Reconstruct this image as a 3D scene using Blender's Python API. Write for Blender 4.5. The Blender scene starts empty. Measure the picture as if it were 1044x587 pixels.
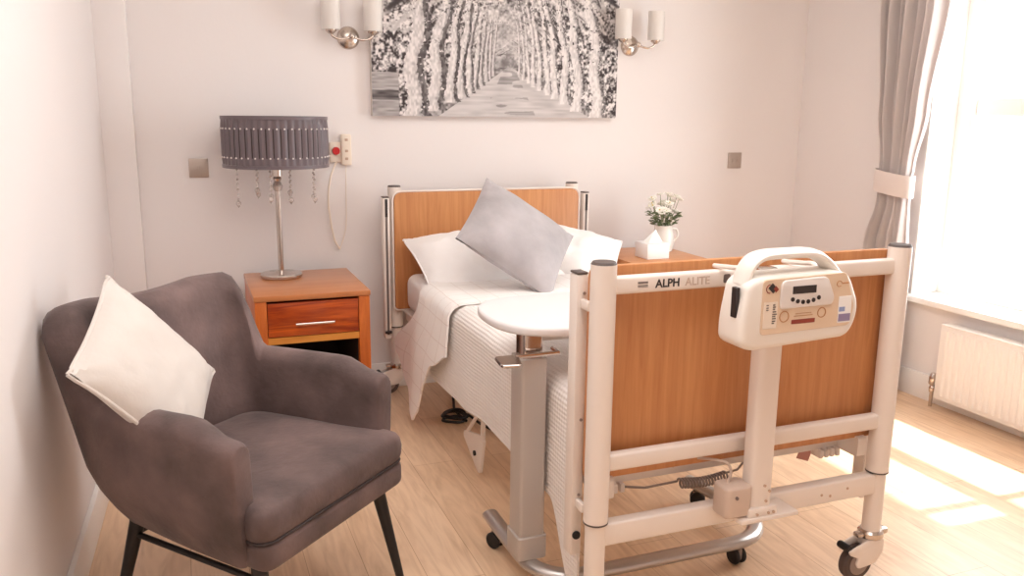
import bpy, bmesh, math, random
import numpy as np
from mathutils import Vector, Matrix, noise
random.seed(7); rng = np.random.default_rng(5)
S = bpy.context.scene
COL = S.collection
PI = math.pi

# ------------------------------------------------------------------ materials
def lin(c):
    return tuple((v/255/12.92 if v/255 <= .04045 else ((v/255+.055)/1.055)**2.4) for v in c)
MATS = {}
def mat(name, rgb, rough=.6, metal=0.0, spec=.5, sheen=0.0, bump=None, var=None, coat=0.0):
    m = bpy.data.materials.new(name); m.use_nodes = True; MATS[name] = m
    nt = m.node_tree; b = nt.nodes['Principled BSDF']
    c = (*lin(rgb), 1)
    b.inputs['Base Color'].default_value = c
    b.inputs['Roughness'].default_value = rough; b.inputs['Metallic'].default_value = metal
    b.inputs['Specular IOR Level'].default_value = spec
    b.inputs['Sheen Weight'].default_value = sheen; b.inputs['Coat Weight'].default_value = coat
    tc = nt.nodes.new('ShaderNodeTexCoord')
    if var:                                   # (scale, amount, detail)
        n = nt.nodes.new('ShaderNodeTexNoise'); n.inputs['Scale'].default_value = var[0]; n.inputs['Detail'].default_value = var[2]
        r = nt.nodes.new('ShaderNodeValToRGB')
        a = var[1]
        r.color_ramp.elements[0].position = .3; r.color_ramp.elements[1].position = .7
        r.color_ramp.elements[0].color = (*[x*(1-a) for x in c[:3]], 1)
        r.color_ramp.elements[1].color = (*[min(1, x*(1+a)) for x in c[:3]], 1)
        nt.links.new(tc.outputs['Object'], n.inputs['Vector'])
        nt.links.new(n.outputs['Fac'], r.inputs['Fac']); nt.links.new(r.outputs['Color'], b.inputs['Base Color'])
    if bump:                                  # (scale, strength)
        n = nt.nodes.new('ShaderNodeTexNoise'); n.inputs['Scale'].default_value = bump[0]; n.inputs['Detail'].default_value = 4
        bp = nt.nodes.new('ShaderNodeBump'); bp.inputs['Strength'].default_value = bump[1]; bp.inputs['Distance'].default_value = .01
        nt.links.new(tc.outputs['Object'], n.inputs['Vector'])
        nt.links.new(n.outputs['Fac'], bp.inputs['Height']); nt.links.new(bp.outputs['Normal'], b.inputs['Normal'])
    return m

def wood(name, dark, light, axis='Z', scale=1.0, stretch=14, rough=.4, distort=2.0, contrast=(.3, .75), coat=0.0):
    m = mat(name, light, rough, coat=coat); nt = m.node_tree; b = nt.nodes['Principled BSDF']
    tc = nt.nodes.new('ShaderNodeTexCoord'); mp = nt.nodes.new('ShaderNodeMapping')
    s = [stretch*scale]*3; s['XYZ'.index(axis)] = scale*.9
    mp.inputs['Scale'].default_value = s
    n = nt.nodes.new('ShaderNodeTexNoise'); n.inputs['Scale'].default_value = 2.2; n.inputs['Detail'].default_value = 6
    n.inputs['Distortion'].default_value = distort; n.inputs['Roughness'].default_value = .6
    r = nt.nodes.new('ShaderNodeValToRGB')
    r.color_ramp.elements[0].position, r.color_ramp.elements[1].position = contrast
    r.color_ramp.elements[0].color = (*lin(dark), 1); r.color_ramp.elements[1].color = (*lin(light), 1)
    nt.links.new(tc.outputs['Object'], mp.inputs['Vector']); nt.links.new(mp.outputs['Vector'], n.inputs['Vector'])
    nt.links.new(n.outputs['Fac'], r.inputs['Fac']); nt.links.new(r.outputs['Color'], b.inputs['Base Color'])
    return m

mat('wall_paint', (233, 227, 225), .75, spec=.25, var=(1.2, .012, 2), bump=(60, .03))
mat('ceiling_paint', (242, 238, 232), .8, spec=.2)
mat('trim_paint', (243, 239, 235), .45)
wood('beech', (184, 120, 72), (206, 146, 94), 'Z', 1.6, 16, .42, .6, (.3, .72))
wood('nightstand_wood', (136, 40, 10), (216, 100, 26), 'X', 1.3, 7, .32, 1.8, (.32, .72), coat=.3)
wood('nightstand_side', (176, 84, 28), (212, 116, 48), 'Z', 1.3, 9, .35, 1.2, (.3, .75))
wood('nightstand_top', (190, 118, 70), (208, 140, 90), 'X', 1.0, 9, .3, 1.0, (.3, .75), coat=.2)
wood('rail_wood_lit', (196, 120, 44), (222, 152, 70), 'X', 1.0, 9, .35, 1.0)  # paler, yellower wood: the light caught by the drawer rail, painted in
wood('bedside_wood', (192, 128, 82), (214, 154, 106), 'X', 1.0, 9, .35, 1.0)
mat('niche_shade_black', (24, 20, 20), .8)  # near-black that puts the open niche's shade into the colour
mat('cream_metal', (234, 223, 214), .38, spec=.5, coat=.15)
mat('cap_dark', (86, 74, 70), .5)
mat('black_rubber', (30, 26, 26), .6)
mat('tyre_grey', (80, 66, 63), .55)
mat('hub_grey', (150, 134, 126), .5)
mat('chrome', (205, 195, 188), .18, 1.0)
mat('nickel', (206, 194, 184), .25, 1.0)
mat('silver_paint', (188, 179, 172), .38, .2)
mat('silver_tube', (190, 184, 180), .28, .75)
mat('switch_metal', (186, 172, 162), .35, .6)
mat('motor_grey', (206, 186, 172), .5)
mat('white_plastic', (242, 238, 234), .32, coat=.15)
mat('table_laminate', (224, 219, 218), .4)
mat('pump_body', (238, 232, 224), .35)
mat('pump_plate', (226, 202, 176), .45)
mat('pod_grey', (228, 222, 218), .4)
mat('ink_black', (44, 36, 36), .5)
mat('ink_pale', (196, 176, 162), .5)
mat('ink_grey', (112, 100, 96), .5)
mat('ink_red', (142, 58, 44), .5)
mat('ink_gold', (190, 140, 96), .5)
mat('ink_blue', (150, 166, 208), .5)
mat('ink_violet', (150, 138, 172), .5)
mat('red_button', (196, 32, 36), .35)
mat('call_plastic', (236, 222, 206), .4)
mat('tag_pink', (186, 132, 122), .6)
mat('bronze_bit', (196, 166, 144), .4)
mat('linen_white', (246, 242, 239), .85, sheen=.2, bump=(26, .12))
mat('pillow_white', (246, 242, 240), .85, sheen=.2, bump=(18, .35))
mat('sheet_white', (244, 240, 238), .85, bump=(14, .25))
mat('grey_velvet', (172, 166, 168), .75, sheen=.25, var=(7, .16, 8), bump=(35, .2))
mat('cream_linen', (212, 204, 197), .85, sheen=.2, var=(5, .03, 3), bump=(14, .45))
mat('chair_velvet', (101, 82, 79), .8, sheen=.12, var=(6, .5, 10), bump=(60, .2))
mat('seam_dark', (62, 52, 52), .8)
mat('leg_black', (28, 24, 24), .45)
mat('shade_satin', (104, 92, 96), .42, sheen=.15)
mat('shade_lining', (226, 214, 204), .8)
mat('diamante', (240, 232, 228), .15, .3)
mat('curtain_cloth', (228, 220, 217), .8, sheen=.2, bump=(40, .08))
def let_light(name, amount):                   # thin cloth or glass lets some light through
    nt = MATS[name].node_tree; b = nt.nodes['Principled BSDF']; o = nt.nodes['Material Output']
    t = nt.nodes.new('ShaderNodeBsdfTranslucent'); t.inputs['Color'].default_value = b.inputs['Base Color'].default_value
    mx = nt.nodes.new('ShaderNodeMixShader'); mx.inputs[0].default_value = amount
    nt.links.new(b.outputs[0], mx.inputs[1]); nt.links.new(t.outputs[0], mx.inputs[2]); nt.links.new(mx.outputs[0], o.inputs['Surface'])
let_light('curtain_cloth', .4)
mat('tieback_cloth', (224, 212, 206), .75, sheen=.2)
mat('candle_glass', (246, 242, 238), .35); let_light('candle_glass', .35)
mat('ceramic', (240, 236, 230), .25, coat=.3)
mat('tissue_paper', (250, 249, 247), .9)
mat('tissue_card', (246, 245, 244), .6)
mat('leaf_green', (104, 118, 84), .6, var=(30, .35, 3))
mat('stem_green', (140, 150, 116), .6)
mat('petal_white', (252, 250, 242), .7)
mat('flower_core', (224, 204, 120), .7)
mat('canvas_side', (214, 206, 200), .8)
mat('radiator_paint', (244, 238, 232), .4)
mat('frame_paint', (246, 244, 240), .45)
mat('crystal', (244, 236, 232), .05)
b = MATS['crystal'].node_tree.nodes['Principled BSDF']; b.inputs['Transmission Weight'].default_value = .75; b.inputs['IOR'].default_value = 1.5

def glass_mat():
    m = bpy.data.materials.new('pane_glass'); m.use_nodes = True; nt = m.node_tree; nt.nodes.clear(); MATS['pane_glass'] = m
    o = nt.nodes.new('ShaderNodeOutputMaterial'); mx = nt.nodes.new('ShaderNodeMixShader')
    t = nt.nodes.new('ShaderNodeBsdfTransparent'); g = nt.nodes.new('ShaderNodeBsdfGlossy'); g.inputs['Roughness'].default_value = .02
    mx.inputs[0].default_value = .05
    t.inputs['Color'].default_value = (.97, .975, .97, 1)
    nt.links.new(t.outputs[0], mx.inputs[1]); nt.links.new(g.outputs[0], mx.inputs[2])
    nt.links.new(mx.outputs[0], o.inputs['Surface'])
glass_mat()

def rib_mat():                                 # ribbed woven bedspread: fine diagonal cords in relief
    m = mat('ribbed_cotton', (242, 235, 230), .85, sheen=.2); nt = m.node_tree; b = nt.nodes['Principled BSDF']
    uv = nt.nodes.new('ShaderNodeUVMap'); mp = nt.nodes.new('ShaderNodeMapping'); mp.inputs['Rotation'].default_value = (0, 0, .0)
    w = nt.nodes.new('ShaderNodeTexWave'); w.inputs['Scale'].default_value = 25; w.inputs['Distortion'].default_value = .4; w.bands_direction = 'X'
    w2 = nt.nodes.new('ShaderNodeTexWave'); w2.inputs['Scale'].default_value = 21; w2.inputs['Distortion'].default_value = .5; w2.bands_direction = 'Y'
    ad = nt.nodes.new('ShaderNodeMath'); ad.operation = 'MULTIPLY_ADD'; ad.inputs[1].default_value = .8
    bp = nt.nodes.new('ShaderNodeBump'); bp.inputs['Strength'].default_value = .45; bp.inputs['Distance'].default_value = .004
    nt.links.new(uv.outputs[0], mp.inputs[0]); nt.links.new(mp.outputs[0], w.inputs[0]); nt.links.new(mp.outputs[0], w2.inputs[0])
    nt.links.new(w2.outputs['Fac'], ad.inputs[0]); nt.links.new(w.outputs['Fac'], ad.inputs[2])
    nt.links.new(ad.outputs[0], bp.inputs['Height']); nt.links.new(bp.outputs['Normal'], b.inputs['Normal'])
rib_mat()
def check_mat():                               # plain throw woven with a wide windowpane line
    m = mat('checked_cotton', (246, 241, 237), .85, sheen=.2); nt = m.node_tree; b = nt.nodes['Principled BSDF']
    uv = nt.nodes.new('ShaderNodeUVMap')
    br = nt.nodes.new('ShaderNodeTexBrick'); br.offset = 0; br.inputs['Scale'].default_value = 1
    br.inputs['Brick Width'].default_value = .085; br.inputs['Row Height'].default_value = .085; br.inputs['Mortar Size'].default_value = .0022; br.inputs['Mortar Smooth'].default_value = .3
    br.inputs['Color1'].default_value = br.inputs['Color2'].default_value = (*lin((246, 241, 237)), 1); br.inputs['Mortar'].default_value = (*lin((230, 221, 215)), 1)
    nz = nt.nodes.new('ShaderNodeTexNoise'); nz.inputs['Scale'].default_value = 18
    bp = nt.nodes.new('ShaderNodeBump'); bp.inputs['Strength'].default_value = .2; bp.inputs['Distance'].default_value = .01
    nt.links.new(uv.outputs[0], br.inputs['Vector']); nt.links.new(br.outputs['Color'], b.inputs['Base Color'])
    nt.links.new(uv.outputs[0], nz.inputs['Vector']); nt.links.new(nz.outputs['Fac'], bp.inputs['Height']); nt.links.new(bp.outputs['Normal'], b.inputs['Normal'])
check_mat()

def floor_mat():
    m = mat('oak_floor', (205, 165, 125), .4, coat=.18); m.node_tree.nodes['Principled BSDF'].inputs['Coat Roughness'].default_value = .3; nt = m.node_tree; b = nt.nodes['Principled BSDF']
    tc = nt.nodes.new('ShaderNodeTexCoord')
    mp = nt.nodes.new('ShaderNodeMapping'); mp.inputs['Rotation'].default_value = (0, 0, PI/2)
    br = nt.nodes.new('ShaderNodeTexBrick'); br.offset = .37; br.inputs['Scale'].default_value = 1
    br.inputs['Brick Width'].default_value = 1.3; br.inputs['Row Height'].default_value = .16; br.inputs['Mortar Size'].default_value = .0012
    br.inputs['Color1'].default_value = (*lin((238, 206, 174)), 1); br.inputs['Color2'].default_value = (*lin((230, 196, 162)), 1); br.inputs['Mortar'].default_value = (*lin((196, 156, 120)), 1)
    mp2 = nt.nodes.new('ShaderNodeMapping'); mp2.inputs['Scale'].default_value = (9, 1.0, 9)
    n = nt.nodes.new('ShaderNodeTexNoise'); n.inputs['Scale'].default_value = 2.6; n.inputs['Detail'].default_value = 7; n.inputs['Distortion'].default_value = 2.2
    r = nt.nodes.new('ShaderNodeValToRGB'); r.color_ramp.elements[0].position = .28; r.color_ramp.elements[1].position = .62
    r.color_ramp.elements[0].color = (.80, .74, .68, 1); r.color_ramp.elements[1].color = (1, 1, 1, 1)
    mx = nt.nodes.new('ShaderNodeMix'); mx.data_type = 'RGBA'; mx.blend_type = 'MULTIPLY'; mx.inputs[0].default_value = 1
    nt.links.new(tc.outputs['Object'], mp.inputs[0]); nt.links.new(mp.outputs[0], br.inputs['Vector'])
    nt.links.new(tc.outputs['Object'], mp2.inputs[0]); nt.links.new(mp2.outputs[0], n.inputs['Vector']); nt.links.new(n.outputs['Fac'], r.inputs['Fac'])
    nt.links.new(br.outputs['Color'], mx.inputs[6]); nt.links.new(r.outputs['Color'], mx.inputs[7]); nt.links.new(mx.outputs[2], b.inputs['Base Color'])
floor_mat()

def print_mat():                               # the black and white print on the canvas, inks stored per vertex
    m = mat('canvas_print', (255, 255, 255), .65, spec=.3); nt = m.node_tree; b = nt.nodes['Principled BSDF']
    a = nt.nodes.new('ShaderNodeVertexColor'); a.layer_name = 'ink'
    nt.links.new(a.outputs['Color'], b.inputs['Base Color'])
print_mat()

# ------------------------------------------------------------------ mesh helpers (all in world coordinates)
def nb(): return bmesh.new()
def merge(bm, t, M=None):
    if M is not None: bmesh.ops.transform(t, matrix=M, verts=t.verts)
    me = bpy.data.meshes.new('tmp'); t.to_mesh(me); t.free(); bm.from_mesh(me); bpy.data.meshes.remove(me)
def box(bm, lo, hi, bev=0.0, seg=2, M=None):
    t = bmesh.new(); bmesh.ops.create_cube(t, size=1)
    lo, hi = Vector(lo), Vector(hi); d = hi-lo
    for v in t.verts: v.co = Vector((lo[i]+(v.co[i]+.5)*d[i] for i in range(3)))
    if bev: bmesh.ops.bevel(t, geom=t.edges[:], offset=bev, segments=seg, profile=.5, affect='EDGES')
    merge(bm, t, M)
def prism(bm, pts, lo, hi, axis='Z', bev=0.0, seg=2, M=None):
    """polygon pts (2D) extruded along axis. For Y the 2D pair is (x,z); X: (y,z); Z: (x,y)."""
    t = bmesh.new()
    def p3(p, h): return {'Z': (p[0], p[1], h), 'Y': (p[0], h, p[1]), 'X': (h, p[0], p[1])}[axis]
    a = [t.verts.new(p3(p, lo)) for p in pts]; c = [t.verts.new(p3(p, hi)) for p in pts]
    f0 = t.faces.new(a); f1 = t.faces.new(c[::-1]); n = len(pts)
    for i in range(n): t.faces.new((a[i], c[i], c[(i+1) % n], a[(i+1) % n]))
    bmesh.ops.recalc_face_normals(t, faces=t.faces)
    if bev:
        es = [e for f in (f0, f1) for e in f.edges]
        bmesh.ops.bevel(t, geom=list(set(es)), offset=bev, segments=seg, profile=.5, affect='EDGES')
    merge(bm, t, M)
def rounded(pts, r, n=5):
    """round the corners of a 2D polygon"""
    out = []; N = len(pts)
    for i in range(N):
        p = Vector(pts[i]); a = Vector(pts[i-1]); c = Vector(pts[(i+1) % N])
        rr = r[i] if isinstance(r, (list, tuple)) else r
        u = (a-p); w = (c-p); k = min(rr, u.length*.49, w.length*.49)
        s, e = p+u.normalized()*k, p+w.normalized()*k
        for j in range(n+1):
            q = j/n; out.append(tuple((1-q)**2*s + 2*q*(1-q)*p + q*q*e))
    return out
def ring_loft(bm, rings, cap=True, closed=True):
    vs = [[bm.verts.new(p) for p in r] for r in rings]
    n = len(vs[0])
    for a, c in zip(vs, vs[1:]):
        for i in range(n if closed else n-1):
            j = (i+1) % n
            bm.faces.new((a[i], a[j], c[j], c[i]))
    if cap and closed:
        bm.faces.new(vs[0][::-1]); bm.faces.new(vs[-1])
    return vs
def tube(bm, path, r, n=10, prof=None, up=(0, 0, 1), caps=True):
    P = [Vector(p) for p in path]; rings = []; side_prev = None
    for i, p in enumerate(P):
        t = (P[min(i+1, len(P)-1)]-P[max(i-1, 0)]).normalized()
        if side_prev is None:
            u = Vector(up)
            if abs(t.dot(u)) > .95: u = Vector((1, 0, 0))
            s = t.cross(u).normalized()
        else:
            s = (side_prev - t*side_prev.dot(t)).normalized()
        side_prev = s; w = s.cross(t)
        rr = r[i] if isinstance(r, (list, tuple)) else r
        if prof: rings.append([p+s*a+w*c for a, c in prof])
        else: rings.append([p+s*rr*math.cos(2*PI*k/n)+w*rr*math.sin(2*PI*k/n) for k in range(n)])
    t = bmesh.new(); ring_loft(t, rings, caps); bmesh.ops.recalc_face_normals(t, faces=t.faces); merge(bm, t)
def cyl(bm, p0, p1, r0, r1=None, n=20, bev=0.0):
    r1 = r0 if r1 is None else r1
    p0, p1 = Vector(p0), Vector(p1); d = (p1-p0).normalized()
    if bev:
        tube(bm, [p0, p0+d*bev*.3, p0+d*bev, p1-d*bev, p1-d*bev*.3, p1], [r0-bev, r0-bev*.3, r0, r1, r1-bev*.3, r1-bev], n)
    else: tube(bm, [p0, p1], [r0, r1], n)
def lathe(bm, prof, c, n=32, axis='Z'):
    rings = []
    for r, h in prof:
        R = []
        for k in range(n):
            a = 2*PI*k/n; x, y = r*math.cos(a), r*math.sin(a)
            R.append((c[0]+x, c[1]+y, c[2]+h) if axis == 'Z' else ((c[0]+x, c[1]+h, c[2]+y) if axis == 'Y' else (c[0]+h, c[1]+x, c[2]+y)))
        rings.append(R)
    t = bmesh.new(); ring_loft(t, rings, True); bmesh.ops.recalc_face_normals(t, faces=t.faces); merge(bm, t)
def ball(bm, c, r, sc=(1, 1, 1), sub=2, M=None):
    t = bmesh.new(); bmesh.ops.create_icosphere(t, subdivisions=sub, radius=r)
    for v in t.verts: v.co = Vector((v.co.x*sc[0]+c[0], v.co.y*sc[1]+c[1], v.co.z*sc[2]+c[2]))
    merge(bm, t, M)
def smooth_path(pts, n=8, closed=False):
    P = [Vector(p) for p in pts]; out = []
    N = len(P)
    for i in range(N-1):
        a, b_, c, d = P[max(i-1, 0)], P[i], P[i+1], P[min(i+2, N-1)]
        for k in range(n):
            t = k/n
            out.append(.5*((2*b_)+(c-a)*t+(2*a-5*b_+4*c-d)*t*t+(3*b_-a-3*c+d)*t**3))
    out.append(P[-1]); return out
def grid(bm, fn, nu, nv, thick=0.0, uvfn=None):
    """surface fn(u,v), u,v in 0..1; thick gives a shell with depth"""
    t = bmesh.new(); uvl = t.loops.layers.uv.new('UVMap')
    V = [[t.verts.new(fn(i/nu, j/nv)) for j in range(nv+1)] for i in range(nu+1)]
    for i in range(nu):
        for j in range(nv):
            f = t.faces.new((V[i][j], V[i+1][j], V[i+1][j+1], V[i][j+1]))
            for l, (a, c) in zip(f.loops, ((i, j), (i+1, j), (i+1, j+1), (i, j+1))):
                l[uvl].uv = uvfn(a/nu, c/nv) if uvfn else (a/nu, c/nv)
    if thick:
        t.normal_update()
        bmesh.ops.solidify(t, geom=t.faces[:], thickness=thick)
    bmesh.ops.recalc_face_normals(t, faces=t.faces)
    me = bpy.data.meshes.new('tmp'); t.to_mesh(me); t.free(); bm.from_mesh(me); bpy.data.meshes.remove(me)

def obj(name, bm, material, parent=None, sharp=38, flat=False):
    """link the bmesh as ONE mesh object. World coordinates in, stored relative to the object's root."""
    if parent is None:
        lo = Vector((min(v.co[i] for v in bm.verts) for i in range(3))); hi = Vector((max(v.co[i] for v in bm.verts) for i in range(3)))
        org = Vector(((lo.x+hi.x)/2, (lo.y+hi.y)/2, lo.z))
    else:
        org = parent['_o'] if '_o' in parent else (0, 0, 0)
        org = Vector(org)
    for v in bm.verts: v.co -= org
    bmesh.ops.remove_doubles(bm, verts=bm.verts, dist=1e-6)
    for e in bm.edges:
        if len(e.link_faces) == 2 and e.calc_face_angle(0) > math.radians(sharp): e.smooth = False
    for f in bm.faces: f.smooth = not flat
    me = bpy.data.meshes.new(name); bm.to_mesh(me); bm.free()
    ml = material if isinstance(material, (list, tuple)) else [material]
    for k in ml: me.materials.append(MATS[k])
    o = bpy.data.objects.new(name, me); COL.objects.link(o)
    if parent is None: o.location = org
    else: o.parent = parent
    o['_o'] = tuple(org)
    return o
def tag(o, label, cat, group=None):
    o['label'] = label; o['category'] = cat
    if group: o['group'] = group
    return o
def thing(name, loc, label, cat, group=None):
    o = bpy.data.objects.new(name, None); o.empty_display_size = .1; COL.objects.link(o); o.location = loc; o['_o'] = tuple(loc)
    return tag(o, label, cat, group)
def struct(name, bm, m, parent=None):
    o = obj(name, bm, m, parent)
    if parent is None: o['kind'] = 'structure'
    return o
def text_into(bm, s, size, origin, xdir, zdir, depth=.0006, spacing=1.0, bold=.0):
    """flat lettering laid on a surface: origin = lower left, xdir along the line, zdir up"""
    cu = bpy.data.curves.new('t', 'FONT'); cu.body = s; cu.size = size; cu.extrude = depth; cu.space_character = spacing; cu.offset = bold
    o = bpy.data.objects.new('t', cu); COL.objects.link(o)
    bpy.context.view_layer.update()
    dg = bpy.context.evaluated_depsgraph_get(); me = bpy.data.meshes.new_from_object(o.evaluated_get(dg))
    bpy.data.objects.remove(o); bpy.data.curves.remove(cu)
    x = Vector(xdir).normalized(); z = Vector(zdir).normalized(); y = x.cross(z)   # local X->x, local Y->z, local Z-> out
    out = -y if False else x.cross(z)
    M = Matrix(((x.x, z.x, out.x, origin[0]), (x.y, z.y, out.y, origin[1]), (x.z, z.z, out.z, origin[2]), (0, 0, 0, 1)))
    me.transform(M); bm.from_mesh(me); bpy.data.meshes.remove(me)

def sm(a, c, x):
    t = max(0., min(1., (x-a)/(c-a))); return t*t*(3-2*t)

# ------------------------------------------------------------------ the room
XR = 1.915; YB = -4.7; H = 2.5
def wl(y): return -1.681+.036*(y+1.104)            # inner face of the left wall, a little out of square
bm = nb(); box(bm, (-2.1, YB, -.08), (2.5, .15, 0)); struct('floor', bm, 'oak_floor')
bm = nb(); box(bm, (-2.1, YB, H), (2.5, .15, H+.08)); struct('ceiling', bm, 'ceiling_paint')
bm = nb(); box(bm, (-2.0, 0, 0), (2.3, .14, H)); struct('wall_back', bm, 'wall_paint')
bm = nb(); box(bm, (-2.0, YB-.12, 0), (2.3, YB, H)); struct('wall_front', bm, 'wall_paint')
bm = nb(); prism(bm, [(wl(.0), .0), (wl(YB), YB), (wl(YB)-.12, YB), (wl(.0)-.12, .0)], 0, H); struct('wall_left', bm, 'wall_paint')
bm = nb(); box(bm, (-1.66, -.085, 0), (-1.523, 0, H), .004); struct('wall_corner_chase', bm, 'wall_paint')
# right wall with two window openings
W1 = (-2.14, -.90, .46, 2.30); XO = 2.20
bm = nb()
for (y0, y1, z0, z1) in ((YB, W1[0], 0, H), (W1[1], 0, 0, H),
                         (W1[0], W1[1], 0, .46), (W1[0], W1[1], 2.30, H)):
    box(bm, (XR, y0, z0), (XO, y1, z1))
struct('wall_right', bm, 'wall_paint')

def window(name, w, mull):
    y0, y1, z0, z1 = w
    bm = nb()                                          # painted box frame and reveal linings
    for (a, c) in (((2.06, y0+.012, z0+.034), (2.16, y0+.05, z1)), ((2.06, y1-.10, z0+.034), (2.16, y1-.012, z1)), ((2.06, y0+.051, z1-.05), (2.16, y1-.101, z1)), ((2.072, y0+.051, z0+.02), (2.16, y1-.101, z0+.07)),
                   ((1.90, y1-.0118, z0+.033), (2.16, y1-.0005, z1)), ((1.90, y0+.0005, z0+.033), (2.16, y0+.0118, z1))):
        box(bm, a, c, .003)
    root = struct(name, bm, 'frame_paint')
    bm = nb()
    box(bm, (2.075, y0+.05, 1.335), (2.135, y1-.10, 1.415), .006)
    struct('window_meeting_rail', bm, 'frame_paint', root)
    for m in mull:
        bm = nb(); box(bm, (2.075, m-.02, z0+.05), (2.135, m+.02, z1-.04), .006); struct('window_mullion', bm, 'frame_paint', root)
    bm = nb(); box(bm, (2.10, y0+.045, z0+.065), (2.106, y1-.095, z1-.045)); struct('window_pane', bm, 'pane_glass', root)
    bm = nb(); box(bm, (XR-.0005, y0+.001, z0+.001), (2.07, y1-.001, z0+.032), .002, 1); box(bm, (1.865, y0-.03, z0+.001), (XR-.001, y1+.03, z0+.032), .006, 3); struct('window_sill', bm, 'frame_paint', root)
window('window_1', W1, (-1.985,))

bm = nb(); prism(bm, rounded([(-.018, 0), (0, 0), (0, .125), (-.010, .125)], .004, 2), -1.523, XR, 'X'); struct('baseboard_back', bm, 'trim_paint')
bm = nb(); prism(bm, [(wl(-.085), -.085), (wl(YB), YB), (wl(YB)+.016, YB), (wl(-.085)+.016, -.085)], 0, .125, 'Z', .003); struct('baseboard_left', bm, 'trim_paint')
bm = nb(); box(bm, (XR-.018, YB, 0), (XR, -.018, .125), .004); struct('baseboard_right', bm, 'trim_paint')

# ------------------------------------------------------------------ hospital bed
YF = -2.189; PX = .45; YH = -.108
bed = thing('hospital_bed', (0, -1.15, 0), 'cream profiling hospital bed with beech headboard and footboard standing against the back wall', 'bed')
def bed_end(which):
    foot = which == 'foot'
    yp = YF if foot else YH
    sg = 1 if foot else -1                                # direction from posts to the mattress side
    yp_in = yp+sg*.034
    zt = .98 if foot else .99
    for s in (-1, 1):
        bm = nb(); cyl(bm, (s*PX, yp, .334), (s*PX, yp, zt), .031, n=28)
        post = obj('end_post', bm, 'cream_metal', bed)
        bm = nb(); cyl(bm, (s*PX, yp, zt), (s*PX, yp, zt+.006), .031, .027, n=28)
        obj('post_cap', bm, 'cap_dark', post)
        bm = nb(); cyl(bm, (s*PX, yp, .330), (s*PX, yp, .3345), .0315, n=28)
        obj('collar_ring', bm, 'cap_dark', post)
        bm = nb(); cyl(bm, (s*PX, yp, .135), (s*PX, yp, .332), .026, n=24)
        obj('inner_post', bm, 'cream_metal', post)
        # castor: chrome collar, cream fork horn, wheel and brake pedal
        cx, cy = s*PX, yp
        bm = nb(); lathe(bm, [(.0, 0), (.032, 0), (.036, .005), (.036, .018), (.03, .024), (.0, .024)], (cx, cy, .128), 24)
        box(bm, (cx+.025, cy-.014, .131), (cx+.055, cy+.014, .150), .006)
        box(bm, (cx-.055, cy-.012, .133), (cx-.028, cy+.012, .148), .005)
        obj('castor_collar', bm, 'chrome', post)
        hx, hy = cx-.046, cy+.0                           # wheel axle offset (trailing)
        bm = nb()
        out = rounded([(cx+.030, .128), (cx+.030, .085), (cx+.004, .052), (hx-.012, .045), (hx-.022, .062), (hx-.012, .078), (hx-.045, .093), (hx-.05, .105), (cx-.03, .128)], .012, 4)
        for yy in (-.026, .018): prism(bm, out, cy+yy, cy+yy+.008, 'Y', .003)
        box(bm, (cx-.03, cy-.024, .104), (cx+.028, cy+.024, .129), .006)
        fork = obj('castor_fork', bm, 'cream_metal', post)
        bm = nb(); lathe(bm, [(.0, -.016), (.046, -.016), (.053, -.010), (.055, 0), (.053, .010), (.046, .016), (.0, .016)], (hx, cy, .055), 36, 'Y')
        obj('castor_wheel', bm, 'tyre_grey', post)
        bm = nb()
        lathe(bm, [(.0, -.018), (.032, -.018), (.034, -.0165), (.034, .0165), (.032, .018), (.0, .018)], (hx, cy, .055), 24, 'Y')
        obj('castor_hub', bm, 'hub_grey', post)
        bm = nb(); cyl(bm, (hx-.042, cy-.02, .108), (hx-.042, cy+.026, .108), .011, n=12, bev=.004); box(bm, (hx-.046, cy-.022, .100), (hx+.0, cy-.006, .110), .004)
        obj('brake_pedal', bm, 'black_rubber', post)
    # panel on the mattress side
    r = .028 if foot else .045
    pts = rounded([(-.464, .425), (.464, .425), (.464, .968), (-.464, .968)], [.02, .02, r, r], 8)
    bm = nb(); y0, y1 = sorted((yp_in, yp_in+sg*.020))
    prism(bm, pts, y0, y1, 'Y', .003); panel = obj('end_panel', bm, 'beech', bed)
    if not foot:
        bm = nb(); edge = [(x*1.012, YH-.0465, .697+(z-.697)*1.016) for x, z in pts]; edge.append(edge[0])
        tube(bm, edge, .0045, 8); obj('panel_edging', bm, 'cream_metal', panel)
    for nm, z0, z1 in (('upper_rail', .906, .949), ('lower_rail', .463, .507)):
        bm = nb(); box(bm, (-PX+.02, yp-.014, z0), (PX-.02, yp+.016, z1), .008, 3); rail = obj(nm, bm, 'cream_metal', bed)
        if foot and nm == 'upper_rail':
            yy = yp-.0145
            bm = nb(); text_into(bm, 'ALPH', .028, (-.318, yy, .918), (1, 0, 0), (0, 0, 1), bold=.0006); obj('lettering', bm, 'ink_black', rail)
            bm = nb(); text_into(bm, 'ALITE', .028, (-.236, yy, .918), (1, 0, 0), (0, 0, 1), bold=.0003); obj('lettering', bm, 'ink_pale', rail)
            bm = nb(); prism(bm, rounded([(-.126, .917), (-.106, .917), (-.106, .939), (-.126, .939)], .005, 3), yy-.0005, yy+.0005, 'Y'); obj('rail_badge', bm, 'ink_grey', rail)
            bm = nb()
            box(bm, (-.366, yy-.0005, .930), (-.339, yy+.0005, .9345)); box(bm, (-.366, yy-.0005, .9245), (-.339, yy+.0005, .9262)); box(bm, (-.366, yy-.0005, .9215), (-.339, yy+.0005, .9228))
            obj('maker_mark', bm, 'ink_grey', rail)
    bm = nb(); box(bm, (-PX+.015, yp-.018, .268), (PX-.015, yp+.018, .328), .006, 3); cb = obj('cross_bar', bm, 'cream_metal', bed)
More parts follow.
